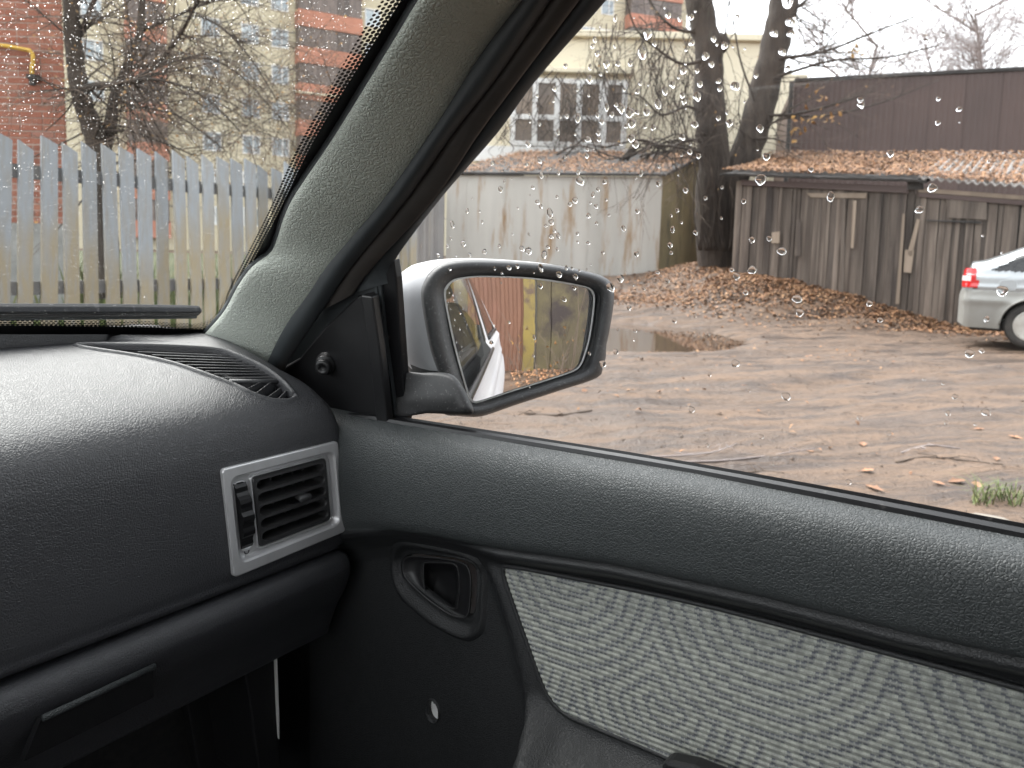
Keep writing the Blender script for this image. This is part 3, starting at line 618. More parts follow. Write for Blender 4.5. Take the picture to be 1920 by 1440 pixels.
# side glass
gl = [(690, 560), (737, 480), (829, 360), (933, 235), (1160, -60), (1400, -420), (3400, -500), (3400, 1400), (2300, 1100), (1300, 905), (740, 805)]
mb = MB(); gp = [onF(x, y, 0) for x, y in [(700, 500), (1165, -45)]]
zt = 1.40
def gX(z): return .70 - .22 * (z - .94)
gpts = [V((gX(.90), .78, .90)), onF(690, 560, 0), onF(829, 360, 0), onF(1008, 140, 0), onF(1165, -45, 0), V((gX(zt), .32, zt)), V((gX(zt), -.30, zt)), V((gX(.90), -.30, .90))]
prism(mb, gpts, FN * .004); mk('side_window', mb, M['glass'], door, fix=True)

# ---- dashboard
DP = cro([(.80, .740), (.745, .758), (.7375, .775), (.7355, .80), (.735, .85), (.7355, .905), (.7385, .930), (.7455, .951), (.759, .968), (.785, .984), (.83, 1.002), (.88, 1.0155), (.94, 1.025), (1.0, 1.0275), (1.06, 1.027), (1.14, 1.024), (1.2, .99)], 9)
def xend(Y, z):
    if z < .91: return .6575
    return lerp([(.735, .657), (.742, .650), (.754, .639), (.783, .629), (.81, .619), (.86, .616), (.906, .617), (1.0, .62), (1.3, .62)], Y)
cols = [.0] + [.004, .008, .013, .019, .026] + [.026 + .0055 * k for k in range(1, 110)] + [.65 + .05 * k for k in range(0, 16)]
grl_px = [(140, 647), (250, 645), (400, 652), (450, 665), (490, 683), (525, 706), (551, 733), (554, 744), (540, 750), (505, 748), (470, 735), (420, 713), (300, 674)]
def zdash(Y): return lerp(DP_t, Y)
DP_t = [(y, z) for y, z in DP if z > .94 and y < 1.15]
def onD(px, py, up=0.0):
    d = ray(px, py); lo, hi = None, None; t = .3
    prev = None
    while t < 2.2:
        p = EYE + d * t
        h = p.z - (lerp(DP_t, p.y) + up - drop(xend(p.y, p.z) - p.x)) if p.y > .735 else 1
        if h < 0: break
        t += .002
    return EYE + d * t
def drop(s): return .013 * (1 - max(0, s) / .018) ** 2.2 if s < .018 else 0
grl = [onD(x, y) for x, y in crc(grl_px, 5)]; grlXY = [(p.x, p.y) for p in grl]
VQ = [onY(412, 879, .735), onY(630, 826, .735), onY(644.5, 995, .735), onY(435, 1082, .735)]
vc = sum(VQ, V()) / 4; vsh = [(vc.x + (p.x - vc.x) * .95, vc.z + (p.z - vc.z) * .95) for p in VQ]
vs = []; nc = len(cols)
cen = V((0, .95, .86))
for y, z in DP:
    xe = xend(y, z); nrm = V((0, y - cen.y, z - cen.z)).normalized()
    for s in cols:
        k = drop(s); p = V((xe - s, y, z)) - nrm * k * (.25 if z < .91 else 1); vs.append(p)
fs = []
for j in range(len(DP) - 1):
    for i in range(nc - 1):
        q4 = (j * nc + i, j * nc + i + 1, (j + 1) * nc + i + 1, (j + 1) * nc + i); c = sum((vs[k] for k in q4), V()) / 4
        if c.y < .75 and inside((c.x, c.z), vsh): continue
        if c.z > .93 and inside((c.x, c.y), grlXY): continue
        fs.append(q4)
mb = MB(); mb.add(vs, fs)
e0 = [vs[j * nc] for j in range(len(DP))]
loft(mb, [e0, [p + V((-.004, 0, 0)) + (V((p.x, .95, .86)) - p) * .12 for p in e0], [p + V((-.010, 0, 0)) + (V((p.x, .95, .86)) - p) * .5 for p in e0]], closed=False)
dash = mk('dashboard', mb, M['dash'], car, smooth=True)
# raised defroster ledge at the base of the windshield
mb = MB(); led0 = [(-60, 637), (60, 637), (200, 639), (300, 640), (360, 643), (420, 653)]; led1 = [(-60, 627), (60, 627), (200, 627), (300, 628), (360, 630), (430, 640)]
a_, b_ = resample(cro(led0, 6), 30), resample(cro(led1, 6), 30); rows = []
for (ax, ay), (bx, by) in zip(a_, b_):
    p = onD(ax, ay, .000); q = onW(bx, by, .012)
    q = V((min(q.x, .60), q.y, q.z)); rows.append([p - V((0, 0, .012)), p + V((0, 0, .0002)), p + (q - p) * .15 + V((0, 0, .0008)), p + (q - p) * .55 + V((0, 0, .0008)), q, q - V((0, -.02, .03))])
loft(mb, rows, closed=False); mk('defroster_ledge', mb, M['dash'], car, smooth=True, fix=True)
# defroster grille: rim, dark well, slats, slanted vanes
rimo = [onD(x, y, .0012) for x, y in crc(grl_px, 5)]; gcen = V((sum(p.x for p in rimo) / len(rimo), sum(p.y for p in rimo) / len(rimo), 0))
def inset(loop, dist, dz):
    out = []; L = len(loop)
    for i, p in enumerate(loop):
        tng = loop[(i + 1) % L] - loop[i - 1]; nn = V((-tng.y, tng.x, 0)).normalized(); 
        if nn.dot(gcen - V((p.x, p.y, 0))) < 0: nn = -nn
        out.append(p + nn * dist + V((0, 0, dz)))
    return out
mb = MB(); loft(mb, [inset(rimo, -.003, -.004), inset(rimo, -.002, .0012), inset(rimo, .001, .002), inset(rimo, .0035, .0012), inset(rimo, .004, -.002), inset(rimo, .0042, -.012)])
gr = mk('defroster_grille', mb, M['dash'], car, smooth=True, fix=True)
mb = MB(); mb.add(inset(rimo, -.002, -.030), [tuple(range(len(rimo)))]); mk('grille_well', mb, M['black'], gr)
SL = [((195, 650), (395, 656)), ((228, 654), (415, 661)), ((258, 659), (432, 666)), ((285, 665), (448, 671)), ((308, 671), (460, 676)), ((330, 677), (470, 681)), ((350, 683), (479, 686)), ((368, 689), (487, 691)), ((385, 695), (494, 696)), ((401, 701), (501, 701)), ((417, 707.5), (508, 706.5)), ((433, 715), (515, 712.5))]
for a_, b_ in SL:
    p, q = onD(*a_, -.0035), onD(*b_, -.0035); mb = MB(); pr = (q - p).cross(V((0, 0, 1))).normalized() * .0016
    p2, q2 = p - V((0, 0, .0012)), q - V((0, 0, .0012))
    loft(mb, [[p - pr, p + pr, p2 + pr, p2 - pr], [q - pr, q + pr, q2 + pr, q2 - pr]], True, True, True); mk('slat', mb, M['dash'], gr, fix=True)
p, q = onD(430, 716, -.005), onD(524, 716, -.005); mb = MB(); tube(mb, [p, (p + q) / 2, q], .0035, 6); mk('grille_bar', mb, M['dash'], gr, smooth=True)
for a_, b_ in [((447, 722), (466, 717)), ((462, 729), (488, 716)), ((478, 738), (509, 714)), ((500, 745), (524, 728)), ((520, 748), (537, 731))]:
    p, q = onD(*a_, -.004), onD(*b_, -.004); mb = MB(); dn = V((0, 0, -.016)); w = V((.006, .002, 0))
    prism(mb, [p, q, q + dn + w, p + dn + w], V((.0022, 0, .0004))); mk('vane', mb, M['dash'], gr, fix=True)
# side air vent, all in the plane of the dash face (s across, t down, dep > 0 towards the rear seats)
def vq(s, t, dep=0.0):
    a = VQ[0] + (VQ[1] - VQ[0]) * s; b = VQ[3] + (VQ[2] - VQ[3]) * s; p = a + (b - a) * t; return p + V((0, -dep, 0))
def rrect(s0, t0, s1, t1, r, dep, n=5):
    rs, rt = r, r * 1.25; out = []
    for cx, cy_, a0 in ((s1 - rs, t0 + rt, -90), (s1 - rs, t1 - rt, 0), (s0 + rs, t1 - rt, 90), (s0 + rs, t0 + rt, 180)):
        for k in range(n + 1):
            a = math.radians(a0 + 90 * k / n); out.append(vq(cx + rs * math.cos(a), cy_ + rt * math.sin(a), dep))
    return out
mb = MB(); loft(mb, [rrect(0, 0, 1, 1, .03, -.012), rrect(0, 0, 1, 1, .03, .0035), rrect(.008, .01, .992, .99, .035, .0045), rrect(.05, .085, .955, .90, .06, .0048), rrect(.062, .10, .945, .885, .06, .002), rrect(.075, .12, .935, .868, .05, -.0045), rrect(.095, .145, .915, .84, .05, -.005)])
# face plate with two openings
ss = [.095, .105, .20, .245, .895, .915]; ts = [.145, .165, .185, .80, .83, .84]
for i in range(5):
    for j in range(5):
        c_s, c_t = (ss[i] + ss[i + 1]) / 2, (ts[j] + ts[j + 1]) / 2
        if (.105 < c_s < .20 and .185 < c_t < .80) or (.245 < c_s < .895 and .165 < c_t < .83): continue
        mb.add([vq(ss[i], ts[j], -.005), vq(ss[i + 1], ts[j], -.005), vq(ss[i + 1], ts[j + 1], -.005), vq(ss[i], ts[j + 1], -.005)], [(0, 1, 2, 3)])
loft(mb, [rrect(.222, .135, .91, .855, .035, -.005), rrect(.226, .139, .906, .851, .035, -.0015), rrect(.236, .152, .896, .838, .03, -.0015), rrect(.240, .157, .892, .833, .03, -.006)])
loft(mb, [rrect(.098, .165, .205, .83, .04, -.005), rrect(.10, .168, .203, .827, .04, -.0035), rrect(.106, .176, .197, .80, .035, -.0035), rrect(.108, .18, .195, .795, .035, -.016)])
vent = mk('air_vent', mb, M['silver'], car, smooth=False, fix=True)
for pl in vent.data.polygons: pl.use_smooth = pl.area < 2e-5
mb = MB(); loft(mb, [rrect(.241, .158, .891, .832, .03, -.010), rrect(.241, .158, .891, .832, .03, -.002), rrect(.247, .165, .885, .824, .03, -.0005), rrect(.262, .183, .870, .806, .004, -.0008)])
for k in range(5):
    ta, tb = .183 + .623 * k / 5, .183 + .623 * (k + 1) / 5
    loft(mb, [rrect(.262, ta, .870, tb, .002, -.0008), rrect(.268, ta + .015, .864, tb - .015, .037, -.0004), rrect(.272, ta + .020, .860, tb - .020, .033, -.002), rrect(.274, ta + .022, .858, tb - .022, .031, -.034)])
mk('vent_frame', mb, M['vent_black'], vent, smooth=False, fix=True)
mb = MB(); mb.add(rrect(.245, .16, .888, .83, .02, -.034), [tuple(range(24))]); mk('vent_back', mb, M['carpet'], vent)
for k in range(1, 6):
    s0 = .275 + .582 * k / 6; mb = MB(); o = vq(s0, .205, -.021)
    obox(mb, o, vq(s0, .785, -.021) - o, (.0016, 0, 0), (.004, .018, 0)); mk('vane', mb, M['vent_black'], vent)
kn = vq(.625, .475, .0); mb = MB(); loft(mb, [[kn + V((x * sx_ + .002 * 0, -d_, z * sz_)) for x, z in ((1, .1), (.75, .8), (0, 1), (-.75, .8), (-1, 0), (-.7, -.8), (0, -1), (.75, -.75))] for d_, sx_, sz_ in ((-.004, .006, .0035), (.003, .0075, .0042), (.007, .0095, .005), (.010, .009, .0046), (.0115, .006, .003))], True, True, True); mk('vent_knob', mb, M['vent_black'], vent, smooth=True, fix=True)
# thumb wheel
wc = vq(.15, .49, -.036); mb = MB(); nst = 26; rows = []
ux, uz = (vq(.2, .49) - vq(.10, .49)) * .46, (vq(.15, .8) - vq(.15, .18)).normalized()
for k in range(nst):
    a = math.radians(-150 + 120 * k / (nst - 1)); rr_ = .0415 + (.0022 if k % 4 < 2 else 0)
    c = wc + V((0, math.sin(a) * rr_, 0)) + uz * (-math.cos(a) * rr_ * 1.35) ; rows.append([c - ux, c + ux])
rows2 = [[r_[0] + V((0, .012, 0)), r_[0], r_[1], r_[1] + V((0, .012, 0))] for r_ in rows]
loft(mb, rows2, closed=False); whl = mk('vent_wheel', mb, M['gloss'], vent, fix=True)
mb = MB(); o = vq(.128, .235, -.0065); cbox(mb, o + V((.004, 0, -.003)), .010, .006, .007); mk('wheel_marker', mb, M['metal_gap_light'] if False else M['black'], vent, bev=.001)
mb = MB(); rg = [vq(.15 + .018 * math.cos(a / 12 * 2 * math.pi), .845 - .012 + .024 * math.sin(a / 12 * 2 * math.pi), -.0042) for a in range(12)]; tube(mb, rg + [rg[0], rg[1]], .0006, 5, cap=False); mk('closed_mark', mb, M['mirror_black'], vent, smooth=True)
# lower dashboard with its soft lip
LP = cro([(.80, .752), (.752, .757), (.738, .757), (.729, .752), (.7245, .742), (.725, .73), (.735, .705), (.75, .68), (.764, .648), (.772, .632), (.80, .628), (.86, .628)], 5)
xs = [.660, .657, .650] + [.64 - .03 * k for k in range(47)]
mb = MB(); rows = [[V((x, y + (.012 if i == 0 else .003 if i == 1 else 0), z - (.006 if i == 0 else .0015 if i == 1 else 0) + (x - .65) * .012)) for y, z in LP] for i, x in enumerate(xs)]
loft(mb, rows, closed=False, cap0=True); low = mk('glovebox_lid', mb, M['dash'], car, smooth=True, fix=True)
p, q = onY(80, 1347, .716), onY(291, 1249, .722); mb = MB(); tube(mb, [p, p + (q - p) * .5, q], .0036, 6, flat=.7); mk('lid_grip', mb, M['door'], low, smooth=True)
mb = MB(); prism(mb, [p + V((0, .004, -.003)), q + V((0, .004, -.003)), q + V((.004, .012, -.040)), p + V((-.012, .012, -.04))], (0, .008, 0)); mk('grip_recess', mb, M['lower'], low)
# bins and braces under the dash
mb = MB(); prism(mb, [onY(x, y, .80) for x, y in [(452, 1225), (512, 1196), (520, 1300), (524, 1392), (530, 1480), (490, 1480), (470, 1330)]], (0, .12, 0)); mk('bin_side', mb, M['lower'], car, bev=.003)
mb = MB(); prism(mb, [onY(x, y, .795) for x, y in [(513, 1197), (516.5, 1200), (520, 1240), (523.5, 1340), (524, 1386), (521, 1340), (517, 1240)]], (0, .004, 0)); mk('gap_light_strip', mb, M['metal_gap_light'], car)  # pale strip painting the light in the gap beside the bin
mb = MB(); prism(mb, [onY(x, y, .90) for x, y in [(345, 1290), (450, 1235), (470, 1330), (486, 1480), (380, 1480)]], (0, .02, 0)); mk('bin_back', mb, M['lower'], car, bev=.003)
mb = MB(); obox(mb, (-.9, 1.02, .18), (1.6, 0, 0), (0, .02, 0), (0, 0, .84)); mk('firewall', mb, M['carpet'], car)
mb = MB(); obox(mb, (-.9, -2.0, .16), (1.6, 0, 0), (0, 3.1, 0), (0, 0, .02)); mk('cabin_floor', mb, M['carpet'], car)
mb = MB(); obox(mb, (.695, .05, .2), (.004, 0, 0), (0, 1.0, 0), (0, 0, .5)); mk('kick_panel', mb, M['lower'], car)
# roof, left side, rear
mb = MB(); prism(mb, [V((-.84, -1.9, 1.405)), V((.36, -1.9, 1.405)), V((.52, -.6, 1.405)), V((.60, .44, 1.405)), V((-.84, .44, 1.405))], (0, 0, .02)); mk('headliner', mb, M['headliner'], car)
mb = MB(); loft(mb, [[V((x, y, 1.43 + .035 * math.cos((x + .12) / .75 * 1.2) - .02 * ((y + .7) / 1.2) ** 2)) for x in [-.86 + (.148 - .027 * sm(.3, -1.9, y)) * k for k in range(11)]] for y in [.44 - .235 * k for k in range(11)]], closed=False); mk('roof', mb, M['white_car'], car, smooth=True)
mb = MB()
obox(mb, (-.92, -2.0, .16), (.04, 0, 0), (0, 3.2, 0), (0, 0, .78))
obox(mb, (-.89, -.45, .94), (.05, 0, 0), (0, .12, 0), (0, 0, .47)); obox(mb, (-.89, -1.5, .94), (.05, 0, 0), (0, .12, 0), (0, 0, .47))
mk('left_side', mb, M['headliner'], car)
mb = MB(); obox(mb, (-.9, -2.02, .16), (1.58, 0, 0), (0, .03, 0), (0, 0, .80)); obox(mb, (-.9, -2.0, 1.0), (.14, 0, 0), (0, .03, 0), (0, 0, .43)); obox(mb, (.30, -2.0, 1.0), (.12, 0, 0), (0, .03, 0), (0, 0, .40)); mk('tailgate', mb, M['headliner'], car)
mb = MB(); tube(mb, [A0 + LAT * 1.24 - e1 * .08, A0 + LAT * 1.14 + e1 * .72], .045, 8); mk('left_pillar', mb, M['pillar'], car, smooth=True)
mb = MB(); obox(mb, (-.85, 1.1, .2), (1.52, 0, 0), (0, .9, -.12), (0, 0, .74)); mk('bonnet', mb, M['white_car'], car, bev=.05)
for x0 in (.16, -.62):  # unseen front seats, added to block light from the rear
    mb = MB(); loft(mb, [[V((x0 + .24 + a_ * w_, y_, z_ + b_)) for a_, b_ in ((-1, 0), (-.9, .06), (.9, .06), (1, 0), (1, -.10), (-1, -.10))] for y_, z_, w_ in ((-.42, .50, .25), (-.2, .49, .26), (.0, .51, .26), (.06, .48, .24))], True, True, True); st_o = mk('front_seat_blocker', mb, M['carpet'], car, fix=True, bev=.02)
    mb = MB(); loft(mb, [[V((x0 + .24 + a_ * w_, y_ + b_, z_)) for a_, b_ in ((-1, .05), (-.8, .02), (.8, .02), (1, .05), (1, -.10), (-1, -.10))] for y_, z_, w_ in ((-.42, .48, .23), (-.46, .75, .26), (-.52, 1.02, .24), (-.55, 1.12, .15))], True, True, True); mk('backrest_blocker', mb, M['carpet'], st_o, fix=True, bev=.02)
    mb = MB(); cbox(mb, (x0 + .24, -.58, 1.22), .26, .09, .17); mk('headrest_blocker', mb, M['carpet'], st_o, bev=.03)
# outer right side of the body, seen in the mirror
def bodyx(Y, z):
    w = .745 + .05 * math.sin(max(0, min(1, (z - .2) / .74)) * math.pi * .62 + .55) - .035
    if z > .93: w = gX(z) + .018 - (z - .93) * .30 * sm(.2, -1.4, Y)
    w -= .18 * sm(-1.3, -2.6, Y) ** 1.3 * 1.0 + .03 * sm(.6, 1.6, Y)
    w += .040 * sm(.90, .62, z)
    w += .006 * math.exp(-((z - .80) / .012) ** 2) - .004 * math.exp(-((z - .775) / .012) ** 2)
    return w
zs = [.22 + .0193 * k for k in range(37)] + [.945, .955, .985] + [1.0 + .03 * k for k in range(15)]
Yq = [.95 - .05 * k for k in range(72)]
WIN = [(.30, -.50), (-.62, -1.42)]
def iswin(Y, z): return .965 < z < 1.385 and any(b < Y < a for a, b in ((.62, -.36), (-.52, -1.36)))
mb = MB(); vs = [(bodyx(Y, z), Y, z) for Y in Yq for z in zs]; nz = len(zs); fs = []; 
for i in range(len(Yq) - 1):
    for j in range(nz - 1):
        Yc, zc_ = (Yq[i] + Yq[i + 1]) / 2, (zs[j] + zs[j + 1]) / 2
        if iswin(Yc, zc_) or (Yc > -.36 and zc_ > .915): continue
        if (Yc + 1.95) ** 2 + (zc_ - .30) ** 2 < .33 ** 2: continue
        fs.append((i * nz + j, i * nz + j + 1, (i + 1) * nz + j + 1, (i + 1) * nz + j))
mb.add(vs, fs); body = mk('body_side', mb, M['white_car'], car, smooth=True)
mb = MB(); prism(mb, [V((bodyx(y_, z_) - .012, y_, z_)) for y_, z_ in ((-.50, .955), (-1.37, .955), (-1.37, 1.39), (-.50, 1.39))], (.006, 0, 0)); mk('rear_side_window', mb, M['car_glass_dark'], car)
for y0, y1 in ((-.30, -.37), (-.52, -.58), (-1.30, -1.37)):
    mb = MB(); prism(mb, [V((bodyx(y_, z_) - .002, y_, z_)) for y_, z_ in ((y0, .955), (y1, .955), (y1, 1.39), (y0, 1.39))], (.003, 0, 0)); mk('window_edge_trim', mb, M['gloss'], car)
for y0, y1, zt_ in ((.62, -.38, .917), (-.50, -1.38, .952)):
    mb = MB(); tube(mb, [V((bodyx(y0 + (y1 - y0) * k / 6, zt_ - .01) + .002, y0 + (y1 - y0) * k / 6, zt_)) for k in range(7)], .008, 6); mk('window_sill_trim', mb, M['gloss'], car, smooth=True)
for y0 in (-.22,):
    mb = MB(); hp = [V((bodyx(y0, .70) + o_ * .6, y0 - d_, .705)) for d_, o_ in ((0, 0), (.02, .03), (.09, .038), (.16, .032), (.18, 0))]; tube(mb, cro(hp, 3), .015, 8, flat=.6); mk('outer_handle', mb, M['white_car'], car, smooth=True)
mb = MB(); lathe(mb, (.66, -1.95, .30), (1, 0, 0), [(.20, 0), (.29, .02), (.30, .05), (.29, .09), (.20, .10), (.19, .08)], 28); mk('rear_wheel', mb, M['tyre'], car, smooth=True)

# ---- door mirror
MN = V((-.41, -.90, .055)); VPm = (942, 560)
dv_ = ray(*VPm).normalized(); tgt = V((.012, -1, -.015)).normalized(); MN = (tgt - dv_).normalized()
MC = onX(985, 640, .835)
def onM(px, py, off=0.0): return on_plane(px, py, MC + MN * off, MN)
zq = lambda pts: [(640 + x / 3.4286, 460 + y / 3.4286) for x, y in pts]
gls = zq([(668, 315), (682, 262), (725, 222), (790, 205), (900, 196), (1160, 203), (1380, 226), (1560, 258), (1625, 282), (1645, 330), (1637, 430), (1610, 600), (1575, 720), (1553, 772), (1500, 815), (1300, 880), (1080, 950), (880, 1018), (845, 1008), (815, 950), (740, 690), (690, 460)])
bez = zq([(512, 310), (530, 235), (575, 165), (645, 115), (760, 95), (910, 92), (1150, 104), (1400, 130), (1620, 178), (1710, 215), (1748, 265), (1754, 340), (1738, 470), (1718, 580), (1702, 655), (1704, 700), (1685, 770), (1648, 850), (1400, 935), (1110, 1030), (900, 1100), (780, 1096), (720, 1075), (640, 860), (575, 680), (530, 460)])
NM = 96
gls_s = resample(crc(gls, 6) + [gls[0]], NM + 1)[:-1]; bez_s = resample(crc(bez, 6) + [bez[0]], NM + 1)[:-1]
def align(a, b):
    ca = (sum(p[0] for p in a) / len(a), sum(p[1] for p in a) / len(a))
    th = lambda p: math.atan2(p[1] - ca[1], (p[0] - ca[0]))
    ga = sorted(range(len(b)), key=lambda i: 0); t0 = th(a[0]); k = min(range(len(b)), key=lambda i: abs((th(b[i]) - t0 + math.pi) % (2 * math.pi) - math.pi)); return b[k:] + b[:k]
bez_s = align(gls_s, bez_s)
gcx, gcy = sum(p[0] for p in gls_s) / NM, sum(p[1] for p in gls_s) / NM
gs = lambda f: [(gcx + (x - gcx) * f, gcy + (y - gcy) * f) for x, y in gls_s]
mxl = lambda f: [(a[0] + (b[0] - a[0]) * f, a[1] + (b[1] - a[1]) * f) for a, b in zip(gls_s, bez_s)]
lp = lambda pts, off: [onM(x, y, off) for x, y in pts]
outer0 = lp(bez_s, -.012)
mb = MB(); loft(mb, [lp(mxl(.96), -.045), outer0, lp(mxl(.97), -.002), lp(mxl(.90), .008), lp(mxl(.72), .013), lp(mxl(.45), .012), lp(mxl(.34), .009), lp(mxl(.22), .001), lp(mxl(.10), -.004), lp(mxl(.045), -.005), lp(gs(.99), -.010)])
dm = mk('door_mirror', mb, M['mirror_black'], car, smooth=True, fix=True)
# shell behind the bezel: white cap above, black below
cen0 = sum(outer0, V()) / NM
def shell(f, scl, dz=0): return [p + V((-.004, 1, .01)).normalized() * f + (cen0 - p) * (1 - scl) + V((0, 0, dz)) for p in outer0]
sh_l = [shell(0, 1.0), shell(.012, 1.012), shell(.03, 1.0), shell(.055, .955), shell(.08, .87), shell(.098, .72), shell(.108, .45), shell(.11, .1)]
zcut = onM(812, 697, -.012).z
up_, dn_ = MB(), MB()
vs = [p for l in sh_l for p in l]
for i in range(len(sh_l) - 1):
    for k in range(NM):
        k2 = (k + 1) % NM; q4 = (i * NM + k, i * NM + k2, (i + 1) * NM + k2, (i + 1) * NM + k)
        zc_ = sum(vs[j].z for j in q4) / 4; (up_ if zc_ > zcut else dn_).f.append(q4)
for b_ in (up_, dn_): b_.v = [tuple(p) for p in vs]; b_.m = [0] * len(b_.f)
mk('mirror_cap', up_, M['white_car'], dm, smooth=True, fix=True); mk('mirror_housing', dn_, M['mirror_black'], dm, smooth=True, fix=True)
mb = MB(); arm_px = [(738, 702), (790, 699), (842, 700), (866, 722), (884, 756), (886, 776), (850, 777), (800, 775), (738, 778)]
arm0 = crc(arm_px, 3); ac = (800, 740); am = lambda f, dd: [at(ac[0] + (x - ac[0]) * f, ac[1] + (y - ac[1]) * f, .925 + dd - (x - 800) * .0005) for x, y in arm0]
loft(mb, [am(.80, -.004), am(.93, -.001), am(1, .008), am(1.0, .03), am(.98, .07), am(.8, .09)], True, True, True); mk('mirror_arm', mb, M['mirror_black'], dm, smooth=True, fix=True)
# slightly convex mirror glass
RC = 1.5; mb = MB(); fr_ = [1, .985, .9, .75, .6, .45, .3, .15, .03]; loops = []; c0 = onM(gcx, gcy)
for f in fr_:
    l = []
    for x, y in gs(f):
        p = onM(x, y); r2 = (p - c0).length; l.append(p - MN * (r2 * r2 / (2 * RC)))
    loops.append(l)
loft(mb, loops, cap1=True); mg = mk('mirror_glass', mb, M['mirror'], dm, smooth=True, fix=True)
mb = MB(); l0 = lp(gs(1.0), .0005); l1 = lp(gs(.975), .0008)
loft(mb, [[p - MN * ((p - c0).length ** 2 / (2 * RC)) for p in l0], [p - MN * ((p - c0).length ** 2 / (2 * RC)) + MN * .0004 for p in l1]]); mk('mirror_rim', mb, M['metal_gap_light'], dm, fix=True)

# ---- rain drops on the side window
dms = []
for (ky, tear) in ((1.0, 0), (1.25, .25), (.85, .1), (1.1, .35), (.95, -.15), (1.35, .1), (1.05, .2)):
    mb = MB(); nn = 18; prof = [(1.0, 0), (.95, .10), (.84, .195), (.64, .28), (.38, .335), (.12, .355)]
    loops = [[V((r_ * math.cos(2 * math.pi * k / nn) * (1 - tear * max(0, math.sin(2 * math.pi * k / nn)) * .8), r_ * math.sin(2 * math.pi * k / nn) * ky - h * .12, h)) for k in range(nn)] for r_, h in prof]
    loft(mb, loops, True, False, True); mb.add(loops[0], [tuple(reversed(range(nn)))]); dms.append(data('raindrop', mb, M['drop'], True))
    for v in dms[-1].vertices:
        r0 = 1 + .28 * noise.noise(V((v.co.x * 1.1, v.co.y * 1.1, len(dms) * 3.7))); v.co.x *= r0; v.co.y *= r0
    dms[-1].polygons[-1].use_smooth = False
fz = FN; fx = V((0, -1, 0)); fy = fz.cross(fx); fx = fy.cross(fz)
LARGE = [(1214, 208), (1216, 62), (1183, 210), (1246, 170), (1259, 160), (1233, 193), (1302, 232), (1424, 240), (1138, 120), (1160, 118), (1181, 118), (1107, 150), (1165, 205), (1185, 230), (1195, 172), (1205, 98), (1280, 133), (1306, 182), (1322, 105), (1335, 120), (1380, 160), (1477, 5), (1450, 63), (1482, 43), (1484, 64), (1615, 197), (1612, 186), (1668, 288), (1426, 338), (1467, 470), (1500, 588), (1496, 560), (1817, 665), (1410, 505), (1747, 353), (1880, 547), (1426, 820), (1474, 745), (1296, 768), (1632, 570), (1723, 394), (1556, 367), (1014, 328), (1087, 340), (1133, 341), (938, 355), (1032, 399), (1033, 415), (1034, 443), (1007, 380), (1078, 376), (1019, 476), (1100, 293), (1182, 258), (1190, 268), (955, 503), (1080, 520), (1143, 540), (1179, 578), (1130, 683), (1013, 503), (1050, 515), (910, 470), (978, 464), (990, 470), (868, 456), (1165, 520), (1850, 775), (1377, 680)]
pts = []
for x, y in LARGE: pts.append((x + U(-2, 2), y + U(-2, 2), U(.7, 1.35)))
def dens(x, y):
    if x < lerp([(0, 1150), (147, 1020), (249, 945), (369, 842), (493, 748), (780, 770)], y): return 0
    if y > lerp([(740, 775), (1300, 862), (1920, 972)], x): return 0
    g_ = math.exp(-((x - 1150) / 190) ** 2 - ((y - 230) / 210) ** 2) + .55 * math.exp(-((x - 1020) / 170) ** 2 - ((y - 430) / 120) ** 2) + .35 * math.exp(-((x - 1330) / 140) ** 2 - ((y - 80) / 130) ** 2)
    return .06 + g_
while len(pts) < 295:
    x, y = U(750, 1900), U(-5, 960)
    if R() < dens(x, y) and all((x - a) ** 2 + (y - b) ** 2 > 110 for a, b, c in pts): pts.append((x, y, U(.25, .75) if R() < .85 else U(.7, 1.0)))
for x, y, s_ in pts:
    c = onF(x, y, -.0042); r_ = .0034 * s_ * (1 if x < 1500 else .8)
    mtx = Matrix(((fx.x * r_, fy.x * r_, fz.x * r_ * .9, c.x), (fx.y * r_, fy.y * r_, fz.y * r_ * .9, c.y), (fx.z * r_, fy.z * r_, fz.z * r_ * .9, c.z), (0, 0, 0, 1))) @ Matrix.Rotation(U(-.4, .4), 4, 'Z')
    inst('raindrop', random.choice(dms), mat=mtx, label='clear raindrop clinging to the outside of the right side window', cat='raindrop', group='raindrops on the side window')
# ================================================================== the yard outside
# ---- picket fence
fA, fB = ud(-3.07, 4.7), ud(-1.87, 6.4); fd = (fB - fA).normalized(); fn_ = V((fd.y, -fd.x, 0))
if fn_.dot(-Fh) < 0: fn_ = -fn_
fence = thing('picket_fence', fA, 'worn picket fence of grey blue and bare tan slats with slanted tops', 'fence')
slms = []
for w, h, cutz in ((.090, 1.77, .052), (.096, 1.78, .042), (.085, 1.76, .055), (.092, 1.745, .035), (.088, 1.79, .06)):
    mb = MB(); mb.add([(0, 0, 0), (w, 0, 0), (w, 0, h - cutz), (0, 0, h), (0, .02, 0), (w, .02, 0), (w, .02, h - cutz), (0, .02, h)], [(0, 1, 2, 3), (7, 6, 5, 4), (0, 4, 5, 1), (1, 5, 6, 2), (2, 6, 7, 3), (3, 7, 4, 0)]); slms.append(data('slat', mb, M['slat']))
s_ = -.62; k = 0
